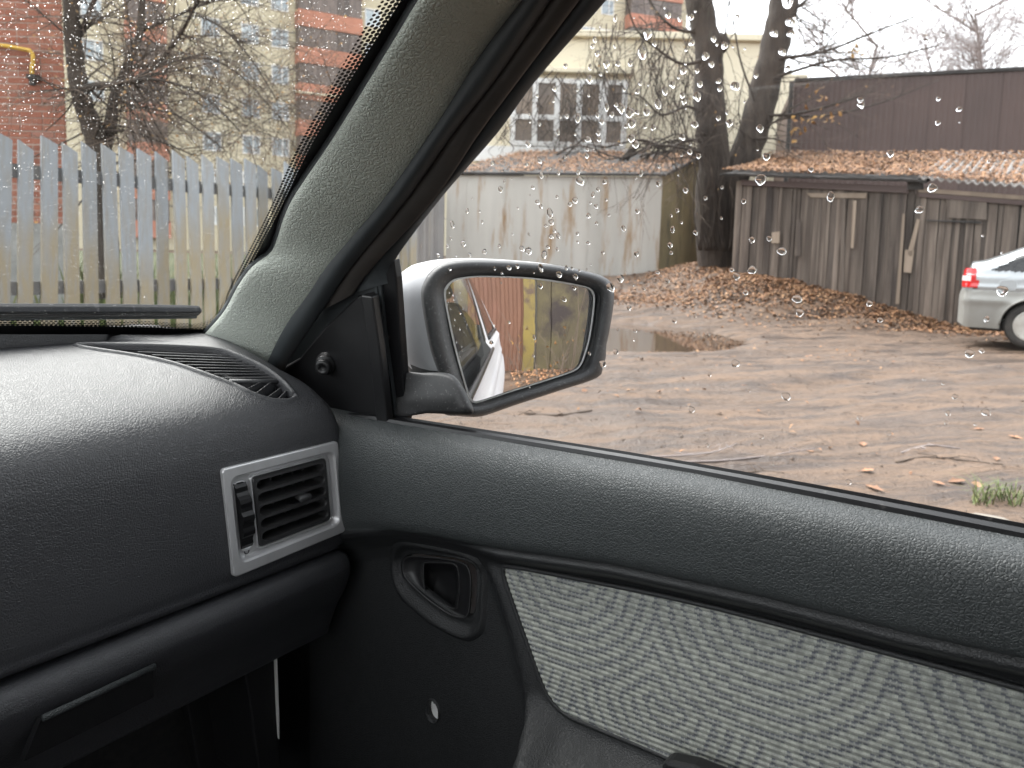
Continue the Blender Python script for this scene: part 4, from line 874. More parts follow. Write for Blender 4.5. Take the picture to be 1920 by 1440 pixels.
while s_ < 3.6:
    h_ = lerp([(0, 0), (2.1, .03), (3.6, .03)], s_); lean = lerp([(-.6, .075), (0, .055), (.12, .04), (.35, .012), (1.0, -.004), (2, -.012)], s_) + U(-.008, .008)
    p = fA + fd * s_; ang = math.atan2(fd.y, fd.x)
    inst('slat', slms[random.randrange(5)], fence, mat=Matrix.Translation(p - fd * lean * 1.7 + fn_ * U(0, .008) + Zu * (h_ + U(-.012, .012))) @ Matrix.Rotation(ang, 4, 'Z') @ Matrix.Rotation(lean, 4, 'Y') @ Matrix.Translation((0, 0, 0)))
    s_ += .122 + U(-.012, .012) + (.02 if k < 3 else 0); k += 1
for z in (1.52, .80):
    mb = MB(); obox(mb, fA - fd * .9 - fn_ * .065 + Zu * z, fd * 4.6, fn_ * .04, Zu * .085); mk('rail', mb, M['rail'], fence)
for s_ in (-.3, 2.3):
    mb = MB(); obox(mb, fA + fd * s_ - fn_ * .15, fd * .09, fn_ * .08, Zu * 1.6); mk('post', mb, M['slat'], fence)

# ---- brick building with gas pipe
bd = 9.0; bu1 = upx(130, bd); bu0 = bu1 - 2.2; bzb = 1.33
brb = thing('brick_building', ud(bu1, bd), 'red brick building with a yellow gas pipe behind the left end of the picket fence', 'building')
mb = MB(); bsd = Fh + Rh * (bu1 / bd * 1.04); prism(mb, [ud(bu0 - 3, bd + .005, bzb), ud(bu1 - .012, bd + .005, bzb), ud(bu1 - .012, bd + .005, bzb) + bsd * 5, ud(bu0 - 3, bd + 5, bzb)], Zu * 5.6); mk('wall', mb, M['mortar'], brb)
mb = MB(); prism(mb, [ud(bu0 - 3, bd - .03, -.05), ud(bu1 + .02, bd - .03, -.05), ud(bu1 + .02, bd - .03, -.05) + bsd * 5.05, ud(bu0 - 3, bd + 5, -.05)], Zu * (bzb + .048)); mk('plinth', mb, M['concrete'], brb)
bm_ = []
for L in (.248, .118):
    mb = MB(); obox(mb, (0, 0, 0), (L, 0, 0), (0, .03, 0), (0, 0, .063)); me = data('brick', mb, M['brick']); bm_.append((L, me))
rotM = Matrix(((Rh.x, Fh.x, 0, 0), (Rh.y, Fh.y, 0, 0), (0, 0, 1, 0), (0, 0, 0, 1)))
nb = 0; z = bzb + .006; row = 0; stuffb = MB()
while z < 6.85:
    x = bu1; hdr = (row % 4 == 3)
    first = True
    while x > bu0 - .2:
        L, me = bm_[1] if (hdr or (first and row % 2)) else bm_[0]
        x -= L
        u0 = upx(-10, bd)
        loc = ud(x + U(-.002, .002), bd - .002 + U(-.004, .005), z + U(-.0015, .0015))
        if x + L > u0 and z < 1.15 + 500 / FPX * bd and nb < 300:
            inst('brick', me, brb, mat=Matrix.Translation(loc) @ rotM); nb += 1
        else: obox(stuffb, loc, Rh * L, Fh * .03, Zu * .063)
        x -= .011; first = False
    z += .075; row += 1
# returning side of the corner
z = bzb + .006; row = 0
while z < 6.85:
    y = bd + (.13 if row % 2 else .0) + .035
    while y < bd + 4.7: obox(stuffb, ud(bu1 - .012, bd, z) + bsd * (y - bd), bsd * .22, Rh * .016, Zu * .063); y += .23
    z += .075; row += 1
mk('brickwork', stuffb, M['brick'], brb, kind='stuff')
gp = [at(-60, 84, bd - .10), at(0, 85, bd - .10), at(42, 92, bd - .10), at(57, 96, bd - .10), at(62, 108, bd - .10), at(60, 128, bd - .10), at(60, 143, bd - .10)]
mb = MB(); tube(mb, cro([tuple(p) for p in gp], 5), .022, 10); pipe = mk('gas_pipe', mb, M['yellow'], brb, smooth=True)
mb = MB(); c = gp[-1]; obox(mb, c - Rh * .05 - Zu * .03 - Fh * .03, Rh * .1, Fh * .125, Zu * .05); obox(mb, c - Rh * .025 - Zu * .10 - Fh * .02, Rh * .05, Fh * .05, Zu * .10); mk('pipe_fitting', mb, M['tar'], pipe)

# ---- far apartment block
def block(name, label, px_ref, d_ref, slope_, s0, s1, secs, zt, wins, z_ref_px, floors):
    u0 = upx(px_ref, d_ref); dirv = (Rh + Fh * slope_).normalized(); nrm = (Fh - Rh * slope_).normalized(); org = ud(u0, d_ref)
    def P(s, z, dep=0): return org + dirv * s + nrm * dep + Zu * z
    def s_of(px):
        k = (px - 960) / FPX; base = org - EYE; ou, od = base.dot(Rh), base.dot(Fh); du_, dd_ = dirv.dot(Rh), dirv.dot(Fh)
        return (k * od - ou) / (du_ - k * dd_)
    def z_of(px, py):
        s = s_of(px); p = P(s, 0); d = (p - EYE).dot(Fh); return EYE.z + ray(px, py).z * d
    b = thing(name, P(0, 0), label, 'building')
    mb = MB(); obox(mb, P(s_of(s0), 0), dirv * (s_of(s1) - s_of(s0)), nrm * 14, Zu * zt); wl = mk('wall', mb, M['beige'], b)
    FL = 2.8; zr = z_of(*z_ref_px)
    mb = MB()
    for k in range(floors[0], floors[1]):
        z = zr + FL * k + 1.12; obox(mb, P(s_of(s0), z, -.03), dirv * (s_of(s1) - s_of(s0)), nrm * .028, Zu * .07)
    mk('panel_joint', mb, M['concrete'], b)
    for a, c, pr in secs:
        sa, sb = s_of(a), s_of(c)
        for k in range(floors[0], floors[1]):
            z = zr + FL * k
            mb = MB(); obox(mb, P(sa, z - 1.27, -pr), dirv * (sb - sa), nrm * (pr - .031), Zu * 1.25); mk('balcony_front', mb, M['terracotta'], b)
            mb = MB(); nn = 5
            obox(mb, P(sa + .06, z - .015, -pr + .12), dirv * (sb - sa - .12), nrm * (pr - .16), Zu * 1.54)
            for q in range(nn): obox(mb, P(sa + .06 + (sb - sa - .12) * q / nn + .03, z + .02, -pr + .09), dirv * ((sb - sa - .12) / nn - .06), nrm * .028, Zu * 1.45)
            mk('balcony_glazing', mb, M['loggia'], b)
    for px in wins:
        s = s_of(px)
        for k in range(floors[0], floors[1]):
            z = zr + FL * k - .15
            if any(s_of(a) - .6 < s < s_of(c) + .6 for a, c, pr in secs): continue
            w, h = 1.35, 1.45
            mb = MB()
            for o_, a_, c_ in ((0, w, .09), (h - .09, w, .09)): obox(mb, P(s - w / 2, z + o_, -.06), dirv * a_, nrm * .058, Zu * c_)
            for o_ in (0, w * .58, w - .08): obox(mb, P(s - w / 2 + o_, z + .09, -.06), dirv * .08, nrm * .058, Zu * (h - .18))
            f = mk('window', mb, M['white_paint'], b)
            mb = MB(); obox(mb, P(s - w / 2 + .01, z + .01, -.03), dirv * (w - .02), nrm * .028, Zu * (h - .02)); mk('pane', mb, M['far_pane'], f)
    return b, P, s_of, z_of
ab, P_, s_of, z_of = block('apartment_building', 'tall beige apartment block with red banded balconies behind the picket fence and bare tree', 553, 63, .577, 60, 900, [(243, 318, 1.0), (553, 668, 1.2)], 36, [185, 400, 472, 526, 694, 740], (553, 22), (-6, 5))
mb = MB(); tube(mb, [P_(s_of(540), z_of(553, 178), -1.45), P_(s_of(690), z_of(553, 178), -1.45)], .10, 6); mk('facade_pipe', mb, M['cream'], ab)
block('apartment_building', 'far red and brown banded tower rising above the cream house roof', 1155, 78, .35, 1010, 1262, [(1150, 1243, 1.2)], 34, [1085, 1118], (1155, 30), (-3, 4))

# ---- trees
def branch(mb, p, d, L, r, lvl, maxl, spread=.55, droop=0.0, nseg=4, kids=3, n=5, leaves=None, leafp=0, sub=.62, twig_r=.0022):
    pts = [V(p)]; dd = V(d).normalized(); rads = [r]
    for k in range(nseg):
        dd = (dd + V((U(-1, 1), U(-1, 1), U(-1, 1))) * .16 + V((0, 0, -droop))).normalized()
        pts.append(pts[-1] + dd * (L / nseg)); rads.append(max(twig_r * .6, r * (1 - .62 * (k + 1) / nseg)))
    tube(mb[min(lvl, len(mb) - 1)], pts, rads, n if r > .02 else 3, cap=False)
    if leaves is not None and lvl >= maxl - 1 and R() < leafp:
        q = pts[random.randrange(1, len(pts))]; leafq(leaves, q, U(.010, .022) * leaf_s)
    if lvl < maxl:
        for k in range(kids):
            f = U(.25, 1.0); i = min(nseg - 1, int(f * nseg)); q = pts[i].lerp(pts[i + 1], f * nseg - i)
            t = (pts[i + 1] - pts[i]).normalized(); sd_ = V((U(-1, 1), U(-1, 1), U(-.8, 1))); sd_ = (sd_ - t * sd_.dot(t)).normalized()
            branch(mb, q, t * (1 - spread * .6) + sd_ * spread, L * U(sub * .7, sub * 1.15), max(twig_r, rads[i] * .55), lvl + 1, maxl, spread, droop, max(2, nseg - 1), kids, n, leaves, leafp, sub, twig_r)
def leafq(mb, c, s, nrm=None):
    a = V((U(-1, 1), U(-1, 1), U(-1, 1))).normalized()
    if nrm is not None: a = (a - nrm * a.dot(nrm)).normalized(); b = nrm.cross(a); up = nrm
    else: b = a.orthogonal().normalized(); up = a.cross(b)
    w = s * U(.3, .75); bend = s * U(.05, .55)
    tw = up * bend
    mb.add([c - a * s, c - b * w * .8 + tw, c + a * s * .25 - b * w + tw * 1.2, c + a * s + up * bend * U(-.6, .8), c + a * s * .25 + b * w + tw * U(.6, 1.3), c - b * -w * .8 + tw], [(0, 1, 2, 5), (2, 3, 4, 5)])
def limb(mb, pxs, d0, d1, r0, r1, n=10, sub=4):
    pts = cro([tuple(at(x, y, d0 + (d1 - d0) * k / (len(pxs) - 1))) for k, (x, y) in enumerate(pxs)], sub)
    L = len(pts); pts = [V(p) + V((U(-1, 1), U(-1, 1), U(-1, 1))) * r0 * .06 for p in pts]; rads = [(r0 + (r1 - r0) * (k / (L - 1)) ** .8) * U(.95, 1.06) for k in range(L)]
    tube(mb, pts, rads, n); return pts, rads
# tree behind the picket fence
leaf_s = 1.0
lt = thing('bare_tree', ud(upx(200, 8), 8), 'dark forked bare tree behind the picket fence, fine twigs and a few brown leaves', 'tree')
trunk, limbs, twigs, lv = MB(), MB(), MB(), MB()
allp = []
for pxs, d0, d1, r0, r1 in [([(205, 560), (200, 420), (190, 300), (172, 240), (155, 190), (143, 130), (135, 60), (132, -60)], 8, 7.9, .115, .075), ([(192, 300), (206, 235), (214, 185), (240, 120), (262, 60), (270, -60)], 8, 8.4, .075, .03)]:
    p_, r_ = limb(trunk, pxs, d0, d1, r0, r1); allp += list(zip(p_, r_))
for pxs, d0, d1, r0, r1 in [([(152, 168), (185, 160), (215, 158), (250, 152)], 7.9, 7.4, .045, .025), ([(240, 125), (290, 120), (325, 85), (352, 40), (376, -10), (400, -60)], 8.3, 7.4, .028, .014), ([(375, 30), (420, 55), (470, 110), (520, 190)], 7.6, 7.2, .014, .006), ([(250, 152), (300, 150), (380, 180), (450, 245)], 7.4, 7.0, .022, .006), ([(138, 90), (160, 40), (185, -20)], 8, 8, .035, .02), ([(215, 185), (250, 200), (330, 215), (420, 280)], 8, 7.4, .022, .006), ([(262, 60), (330, 30), (420, -10)], 8.4, 8, .02, .01), ([(300, 120), (390, 110), (460, 150), (540, 240)], 8, 7.4, .014, .005), ([(200, 250), (240, 245), (300, 265), (360, 290)], 8, 7.7, .02, .006)]:
    p_, r_ = limb(limbs, pxs, d0, d1, r0, r1, 7); allp += list(zip(p_, r_)) * 2
cand = [(p, r_) for p, r_ in allp if p.z > 1.6]
for k in range(210):
    p, r_ = random.choice(cand); dr = Rh * U(-.5, 1.1) + Zu * U(-.55, .75) + Fh * U(-.6, .6)
    branch([limbs, twigs], p, dr, U(.45, 1.0), min(.012, r_ * .5), 0, 2, .6, .05, 4, 3, 4, lv, .25, twig_r=.0019)
# thicket of thin drooping twigs right of the trunk
for k in range(330):
    x, y = U(205, 640), U(60, 285); d = U(7.2, 9.5); 
    if y < lerp([(210, 90), (400, 70), (640, 150)], x): continue
    branch([twigs], at(x, y, d), V((U(-1, 1), U(-1, 1), U(-1.0, .9))), U(.4, .8), .005, 0, 2, .7, .04, 4, 3, 3, lv, .38, twig_r=.0012)
mk('trunk', trunk, M['bark'], lt, smooth=True); mk('limb', limbs, M['bark'], lt, smooth=True); mk('twig_crown', twigs, M['twig'], lt); mk('leaves', lv, M['leaf_tree'], lt)
lus = [-26 + .5 * k for k in range(52)]; lds = [6.9 + .5 * k for k in range(70)]
mb = MB(); mb.v = [tuple(ud(u, d, ground(u, d) + .035)) for d in lds for u in lus]; mb.f = [(j * 52 + i, j * 52 + i + 1, (j + 1) * 52 + i + 1, (j + 1) * 52 + i) for j in range(69) for i in range(51) if lus[i] < -1.6 - .17 * (lds[j] - 7)]; mb.m = [0] * len(mb.f)
mk('lawn', mb, M['lawn'], smooth=True, kind='structure')
# bushy undergrowth behind the fence
mb = MB()
for k in range(15000):
    u, d = U(-8.0, -.6), U(6.0, 11.5); dens_ = .35 + .65 * (noise.noise(V((u * 1.2, d, 0))) > 0)
    if R() > dens_: continue
    h = U(.2, .8) * (1.5 if d > 8.5 else 1) * (.6 + .6 * abs(noise.noise(V((u, d * .7, 4))))); a = U(0, 6.28); w = .012
    b0 = ud(u, d, -.02); s2 = V((math.cos(a), math.sin(a), 0)); t_ = V((U(-.25, .25), U(-.25, .25), 0))
    mb.add([b0 - s2 * w, b0 + s2 * w, b0 + t_ * .5 + s2 * w * .7 + Zu * h * .6, b0 + t_ + Zu * h], [(0, 1, 2), (0, 2, 3)])
tag(mk('grass', mb, M['grass']), 'green grass and weeds growing behind the picket fence', 'grass', kind='stuff')

# ---- cream house with the white-framed window
cd = 27.0
def cP(px, py, off=0.0): p = at(px, py, cd); return p - Fh * off
ctop = 1.15 + ray(1180, 74).z * cd; c0u, c1u = upx(868, cd) + 3, upx(1428, cd)
ch_ = thing('cream_house', ud((c0u + c1u) / 2, cd), 'cream stucco house behind the grey garage with a long white-framed window', 'building')
mb = MB(); obox(mb, ud(c0u - 3, cd, 0), Rh * (c1u - c0u + 3), Fh * 9, Zu * ctop); mk('wall', mb, M['cream'], ch_)
mb = MB(); obox(mb, ud(c0u - 3, cd - .25, ctop + .002), Rh * (c1u - c0u + 3.2), Fh * 9.3, Zu * .22); mk('parapet', mb, M['cream'], ch_, bev=.03)
zc1 = 1.15 + ray(1080, 140).z * cd; mb = MB(); obox(mb, ud(upx(930, cd), cd - .35, zc1), Rh * (upx(1170, cd) - upx(930, cd)), Fh * .345, Zu * .16); mk('window_hood', mb, M['cream'], ch_, bev=.02)
zw0, zw1 = 1.15 + ray(1060, 272).z * cd, 1.15 + ray(1060, 157).z * cd
mb = MB(); obox(mb, ud(upx(880, cd), cd - .14, zw0 - .62), Rh * (upx(1172, cd) - upx(880, cd)), Fh * .137, Zu * .52); mk('window_apron', mb, M['white_paint'], ch_)
bars = [952, 992, 1032, 1072, 1113, 1155]; fw = MB()
for i, x in enumerate(bars): obox(fw, ud(upx(x, cd) - .09, cd - .16, zw0), Rh * (.18 if i != 4 else .28), Fh * .155, Zu * (zw1 - zw0))
zm = zw0 + (zw1 - zw0) * .40
for z in (zw0 - .07, zm, zw1 - .02): obox(fw, ud(upx(952, cd) - .07, cd - .15, z), Rh * (upx(1155, cd) - upx(952, cd) + .14), Fh * .145, Zu * .16)
wf = mk('window', fw, M['white_paint'], ch_)
for i in range(5):
    for za, zb_ in ((zw0 + .05, zm), (zm + .11, zw1 - .02)):
        mb = MB(); obox(mb, ud(upx(bars[i], cd) + .075, cd - .05, za), Rh * (upx(bars[i + 1], cd) - upx(bars[i], cd) - .15), Fh * .045, Zu * (zb_ - za)); mk('pane', mb, M['win_dark'], wf)
mb = MB(); obox(mb, ud(upx(1452, cd), cd - .06, 1.15 + ray(1470, 300).z * cd), Rh * (upx(1484, cd) - upx(1452, cd)), Fh * .055, Zu * .9); mk('corner_patch', mb, M['white_paint'], ch_)
mb = MB(); obox(mb, ud(upx(1428, cd) + .01, cd + .02, 0), Rh * (upx(1487, cd) - upx(1428, cd)), Fh * 6, Zu * (1.15 + ray(1460, 138).z * cd)); mk('annex', mb, M['cream'], ch_)

# ---- grey garage with leaf covered roof
gd = 20.0; gz0 = .45; G0, G1 = ud(upx(835, 20.8), 20.8), ud(upx(1229, gd), gd); G2 = ud(upx(1307, 23.9), 23.9); G3 = G0 + (G2 - G1)
gu0, gu1 = upx(835, 20.8), upx(1229, gd); gz1 = 1.15 + ray(1030, 330).z * 20.4
gf = (G1 - G0); gl_ = gf.length; gf.normalize(); gs_ = (G2 - G1).normalized(); gn = V((gf.y, -gf.x, 0)); gn = gn if gn.dot(Fh) < 0 else -gn
gar = thing('metal_garage', V(((G0.x + G1.x) / 2, (G0.y + G1.y) / 2, gz0)), 'pale grey steel garage with rust streaks and an olive side, left of the forked tree', 'garage')
mb2 = MB(); ins = gf * .02 + gs_ * .03; prism(mb2, [G0 + gf * .02 + gs_ * .05 + Zu * gz0, G1 - gf * .01 + gs_ * .05 + Zu * gz0, G2 - gf * .01 + Zu * gz0, G3 + gf * .02 + Zu * gz0], Zu * (gz1 - gz0 - .03)); mk('body', mb2, M['olive_side'], gar)
cuts = [0, .085, .27, .47, .665, .72, 1.0]; 
for a, b in zip(cuts, cuts[1:]):
    mb = MB(); obox(mb, G0 + gf * (gl_ * a + .008) + gn * U(.0, .008) + Zu * gz0, gf * (gl_ * (b - a) - .016), -gn * .02, Zu * (gz1 - gz0)); mk('front_panel', mb, M['rusty_white'], gar)
for a in cuts:
    mb = MB(); obox(mb, G0 + gf * (gl_ * a - .022) + gn * .02 + Zu * gz0, gf * .044, -gn * .010, Zu * (gz1 - gz0)); mk('seam_strip', mb, M['rusty_white'], gar)
mb = MB(); rp = [G0 - gf * .12 + gn * .12 + Zu * (gz1 + .01), G1 + gf * .10 + gn * .12 + Zu * (gz1 + .01), G2 + gf * .10 + gs_ * .15 + Zu * (gz1 + 1.12), G3 - gf * .12 + gs_ * .15 + Zu * (gz1 + 1.12)]; prism(mb, rp, Zu * .06); mk('roof', mb, M['tar'], gar)
mb = MB(); prism(mb, [G1 - gf * .012 + Zu * gz1, G2 - gf * .012 + Zu * gz1, G2 - gf * .012 + Zu * (gz1 + 1.02)], -gf * .03); prism(mb, [G0 + gf * .02 + Zu * gz1, G3 + gf * .02 + Zu * gz1, G3 + gf * .02 + Zu * (gz1 + 1.02)], gf * .03); mk('gable', mb, M['olive_side'], gar)
for q in range(4):
    o = G1 + (G2 - G1) * (q / 4) + gf * .003 + Zu * gz0; mb = MB(); obox(mb, o, (G2 - G1) * .243, -gf * .012, Zu * (gz1 - gz0 - .01)); mk('side_panel', mb, M['olive_side'], gar)
# ---- grey profiled fence left of the garage
cfx = thing('profiled_fence', ud(upx(770, 20.2), 20.2), 'grey profiled metal fence left of the pale garage', 'fence')
u = upx(640, 20.4)
while u < gu0 - .15:
    mb = MB(); w = .38; prof = [(0, 0), (.03, .035), (.10, .035), (.13, 0), (.19, 0), (.22, .035), (.29, .035), (.32, 0), (w, 0)]
    loft(mb, [[ud(u + a_, 20.4 - b_, z) for a_, b_ in prof] + [ud(u + a_, 20.403 - b_, z) for a_, b_ in reversed(prof)] for z in (.3, 2.75)], True, True, True); mk('sheet', mb, M['grey_sheet'], cfx); u += w + .004
mb = MB(); obox(mb, ud(gu0 - .14, 20.35, .3), Rh * .07, Fh * .07, Zu * 2.35); mk('post', mb, M['grey_sheet'], cfx)

# ---- forked tree
leaf_s = 2.0
ft = thing('bare_tree', ud(upx(1340, 17.4), 17.4, .8), 'big dark tree with two thick trunks between the garage and the wooden shed', 'tree')
trunk, limbs, twigs, lv = MB(), MB(), MB(), MB()
ta = limb(trunk, [(1345, 520), (1338, 440), (1337, 370), (1338, 310), (1335, 250), (1330, 170), (1328, 100), (1318, 40), (1308, -20), (1296, -120)], 17.4, 17.4, .43, .26, 14)
tb = limb(trunk, [(1362, 470), (1362, 400), (1372, 340), (1398, 290), (1420, 220), (1437, 150), (1455, 80), (1468, 10), (1480, -60), (1490, -150)], 17.5, 17.6, .36, .30, 14)
mb_k = MB(); lathe(trunk, at(1355, 80, 17.4), Rh + Zu * .3, [(.02, -.25), (.2, -.1), (.23, 0), (.14, .1), (.05, .15)], 10)
LB = [([(1452, 110), (1500, 105), (1560, 92), (1640, 60), (1720, 30)], .05, .01), ([(1440, 150), (1500, 130), (1570, 112), (1660, 108), (1760, 85)], .045, .01), ([(1425, 215), (1480, 215), (1550, 200), (1640, 170)], .045, .01), ([(1410, 255), (1470, 222), (1560, 215), (1660, 190), (1760, 150)], .035, .008), ([(1405, 262), (1450, 260), (1500, 278)], .03, .01), ([(1465, 40), (1500, 10), (1560, -40)], .05, .02),
      ([(1325, 110), (1280, 120), (1230, 90), (1190, 50), (1170, -20)], .05, .012), ([(1332, 220), (1290, 200), (1240, 215), (1200, 180), (1150, 175)], .045, .01), ([(1336, 270), (1300, 262), (1250, 275), (1200, 262), (1140, 275), (1100, 270)], .05, .012), ([(1338, 295), (1290, 280), (1230, 272), (1180, 290)], .04, .01), ([(1320, 60), (1270, 55), (1230, 20), (1200, -40)], .05, .015), ([(1335, 250), (1345, 150), (1360, 60), (1370, -30)], .03, .015), ([(1420, 200), (1390, 120), (1375, 40), (1360, -40)], .03, .012), ([(1400, 280), (1385, 210), (1395, 140)], .02, .008)]
tips = []
for pxs, r0, r1 in LB:
    p_, r_ = limb(limbs, pxs, 17.3, 17.3 + U(-1.2, .6), r0, r1, 6); tips += list(zip(p_, r_))
for k in range(250):
    p, r_ = random.choice(tips); right = (p - EYE).dot(Rh) > upx(1400, 17.3)
    dr = (Rh * U(.2, 1.2) if right else Rh * U(-.8, .5)) + Zu * (U(-.5, .9) if right else U(-1.1, .7)) + Fh * U(-.5, .5)
    branch([limbs, twigs], p, dr, U(.6, 1.5), min(.016, r_ * .5), 0, 1 if right else 2, .45, .02 if right else .09, 5, 2, 4, lv, .10, twig_r=.004)
for k in range(46):
    x, y = random.choice([(1500, 215), (1540, 225), (1560, 200), (1505, 232), (1480, 255), (1530, 170), (1610, 95)]); leafq(lv, at(x + U(-22, 22), y + U(-20, 20), 17), U(.05, .10))
# climbing stems hugging the trunks
for k in range(16):
    x0 = U(1310, 1372); pts_ = [(x0, 470), (x0 + U(-20, 20), 390), (x0 + U(-25, 15), 300), (x0 + U(-45, 10), U(180, 260))]; limb(limbs, pts_, 16.9, 16.9, .018, .008, 5)
mk('trunk', trunk, M['bark'], ft, smooth=True); mk('limb', limbs, M['bark'], ft, smooth=True); mk('twig_crown', twigs, M['twig'], ft); mk('leaves', lv, M['leaf_tree'], ft)
# drooping creeper stems in front of the cream wall and over the garage roof
cs = thing('bare_creeper', ud(upx(1200, 24.8), 24.8, .5), 'tangle of bare hanging creeper stems over the garage roof by the cream wall', 'plant')
st_, tw_, lv = MB(), MB(), MB()
for k in range(210):
    x = U(1020, 1325) if R() < .8 else U(930, 1100); y0 = U(20, 190) if x > 1120 else U(130, 250); d = U(24.3, 26.2); L = U(60, 190) if x > 1120 else U(40, 90)
    pts_ = [(x + U(-12, 12), y0)]; 
    for q in range(4): pts_.append((pts_[-1][0] + U(-16, 16), pts_[-1][1] + L / 4))
    p_, r_ = limb(st_, pts_, d, d - .3, U(.012, .026), .007, 4, 3)
    for q in range(3): branch([tw_], random.choice(p_), V((U(-1, 1), U(-1, 1), U(-.9, .6))), U(.3, .9), .006, 0, 1, .6, .05, 3, 2, 3, lv, .12, twig_r=.0035)
for k in range(14):
    x = U(1040, 1250); pts_ = [(x, U(280, 320)), (x + U(20, 50), U(255, 290)), (x + U(60, 120), U(255, 300)), (x + U(130, 190), U(270, 320))]; limb(st_, pts_, 22.4, 22.0, .035, .012, 6)
mk('stem', st_, M['bark'], cs, smooth=True); mk('twig', tw_, M['twig'], cs); mk('leaves', lv, M['leaf_tree'], cs)

# ---- wooden shed
sA, sB = ud(upx(1368, 15.4), 15.4), ud(upx(2060, 11.9), 11.9); sdv = (sB - sA).normalized(); snn = V((sdv.y, -sdv.x, 0))
if snn.dot(Fh) > 0: snn = -snn
slen = (sB - sA).length
def zline(py_tab, s):
    p = sA + sdv * s; q = p - EYE; d = q.dot(Fh); px = 960 + FPX * q.dot(Rh) / d; return EYE.z + ray(px, lerp(py_tab, px)).z * d
TOPS = [(1368, 336), (1500, 345), (1700, 352), (1800, 362), (1920, 372), (2060, 384)]; BOTS = [(1368, 520), (1440, 545), (1600, 575), (1800, 598), (1920, 610), (2060, 625)]
shed = thing('wooden_shed', sA + sdv * slen / 2, 'weathered plank shed under a leaf strewn corrugated roof, right of the forked tree', 'shed')
mb = MB(); bx0 = sA - snn * .06; prism(mb, [bx0 + Zu * .2, bx0 + sdv * slen + Zu * -.1, bx0 + sdv * slen + Zu * (zline(TOPS, slen) - .05), bx0 + Zu * (zline(TOPS, 0) - .05)], -snn * 2.6); mk('core', mb, M['tar'], shed)
s_ = 0; n_pl = 0
while s_ < slen:
    w = U(.06, .15); za = zline(BOTS, s_ + w / 2) - .12; zb_ = zline(TOPS, s_ + w / 2) + U(-.05, .0); tl = U(-.012, .012); prd = U(0, .028)
    o = sA + sdv * s_ + snn * prd; gap = U(.003, .010) + (.012 if R() < .15 else 0); w2 = w - gap; th = -snn * .022
    mb = MB(); mb.add([o + Zu * za, o + sdv * w2 + Zu * za, o + sdv * (w2 + tl) + Zu * zb_, o + sdv * tl + Zu * (zb_ + U(-.02, .02)), o + th + Zu * za, o + th + sdv * w2 + Zu * za, o + th + sdv * (w2 + tl) + Zu * zb_, o + th + sdv * tl + Zu * zb_], BOXF); mk('plank', mb, M['plank'], shed); s_ += w; n_pl += 1
# corner side boards (left return)
for k in range(8):
    o = sA - snn * (.05 + .2 * k) - sdv * .03; mb = MB(); obox(mb, o + Zu * .3, -snn * .185, sdv * .022, Zu * (zline(TOPS, 0) - .35)); mk('plank', mb, M['plank'], shed)
def on_shed(px, py, off=.03): return on_plane(px, py, sA + snn * off, snn)
def board(pxs, off, th, m, name='batten'):
    mb = MB(); prism(mb, [on_shed(x, y, off) for x, y in pxs], -snn * th); mk(name, mb, m, shed, fix=True)
board([(1390, 337), (1700, 349), (1700, 362), (1390, 347)], .075, .04, M['brown_sheet'], 'lintel')
board([(1722, 352), (1935, 368), (1935, 376), (1722, 360)], .085, .03, M['plank_pale'], 'fascia_board'); board([(1722, 361), (1960, 379), (1960, 388), (1722, 369)], .075, .03, M['brown_sheet'], 'fascia_board')
board([(1513, 362), (1625, 362), (1624, 372), (1520, 370)], .05, .02, M['plank_pale'], 'batten')
for pxs in ([(1577, 372), (1585, 372), (1582, 560), (1574, 560)], [(1692, 400), (1697, 402), (1686, 570), (1679, 570)], [(1719, 410), (1725, 412), (1710, 480), (1700, 480)], [(1697, 468), (1714, 470), (1708, 512), (1694, 510)], [(1493, 412), (1501, 412), (1501, 480), (1490, 480)], [(1447, 436), (1462, 434), (1461, 456), (1446, 456)], [(1600, 376), (1606, 376), (1600, 465), (1595, 465)]):
    board(pxs, .058, .022, M['plank_pale'] if R() < .7 else M['plank'])
board([(1737, 412), (1840, 415), (1840, 419), (1737, 414)], .07, .03, M['tar'], 'door_gap'); board([(1775, 362), (1850, 372), (1850, 412), (1775, 408)], .062, .02, M['plank'], 'hatch')
board([(1700, 335), (1730, 335), (1732, 356), (1702, 354)], .10, .05, M['tar'], 'roof_patch')
# roof: tar paper part and corrugated part, sloping up to the back
RTOP = [(1355, 326), (1500, 332), (1700, 338), (1800, 348), (1920, 356), (2060, 366)]
def roofP(s, b):
    p = sA + sdv * s + snn * (.28 - b); q = sA + sdv * s - EYE; 
    zf_ = zline(RTOP, max(0, s)); k = p - EYE; d = k.dot(Fh); px = 960 + FPX * k.dot(Rh) / d
    zback = EYE.z + ray(px, 290).z * d
    f = b / 3.0; return V((p.x, p.y, zf_ + (max(zf_ + .35, (sA + sdv * s).z + zback) - zf_) * f))
s_split = 3.4; ns = 40
for s0, s1, m_, nm in ((-.25, s_split, M['tar'], 'tar_roof'), (s_split - .15, slen + .2, M['asbestos'], 'corrugated_roof')):
    rows = []; wave = nm[0] == 'c'
    for j in range(9):
        b = 3.0 * j / 8; rows.append([roofP(s0 + (s1 - s0) * k / (ns * 3), b) + Zu * ((.028 * math.sin((s0 + (s1 - s0) * k / (ns * 3)) / .13 * 2 * math.pi) + .035) if wave else .012 * noise.noise(V((k * .2, j, 0)))) for k in range(ns * 3 + 1)])
    mb = MB(); loft(mb, rows, closed=False); loft(mb, [rows[0], [p - Zu * (.02 if wave else .05) for p in rows[0]], [p - Zu * (.02 if wave else .05) for p in rows[-1]]], closed=False); mk(nm, mb, m_, shed, smooth=True)
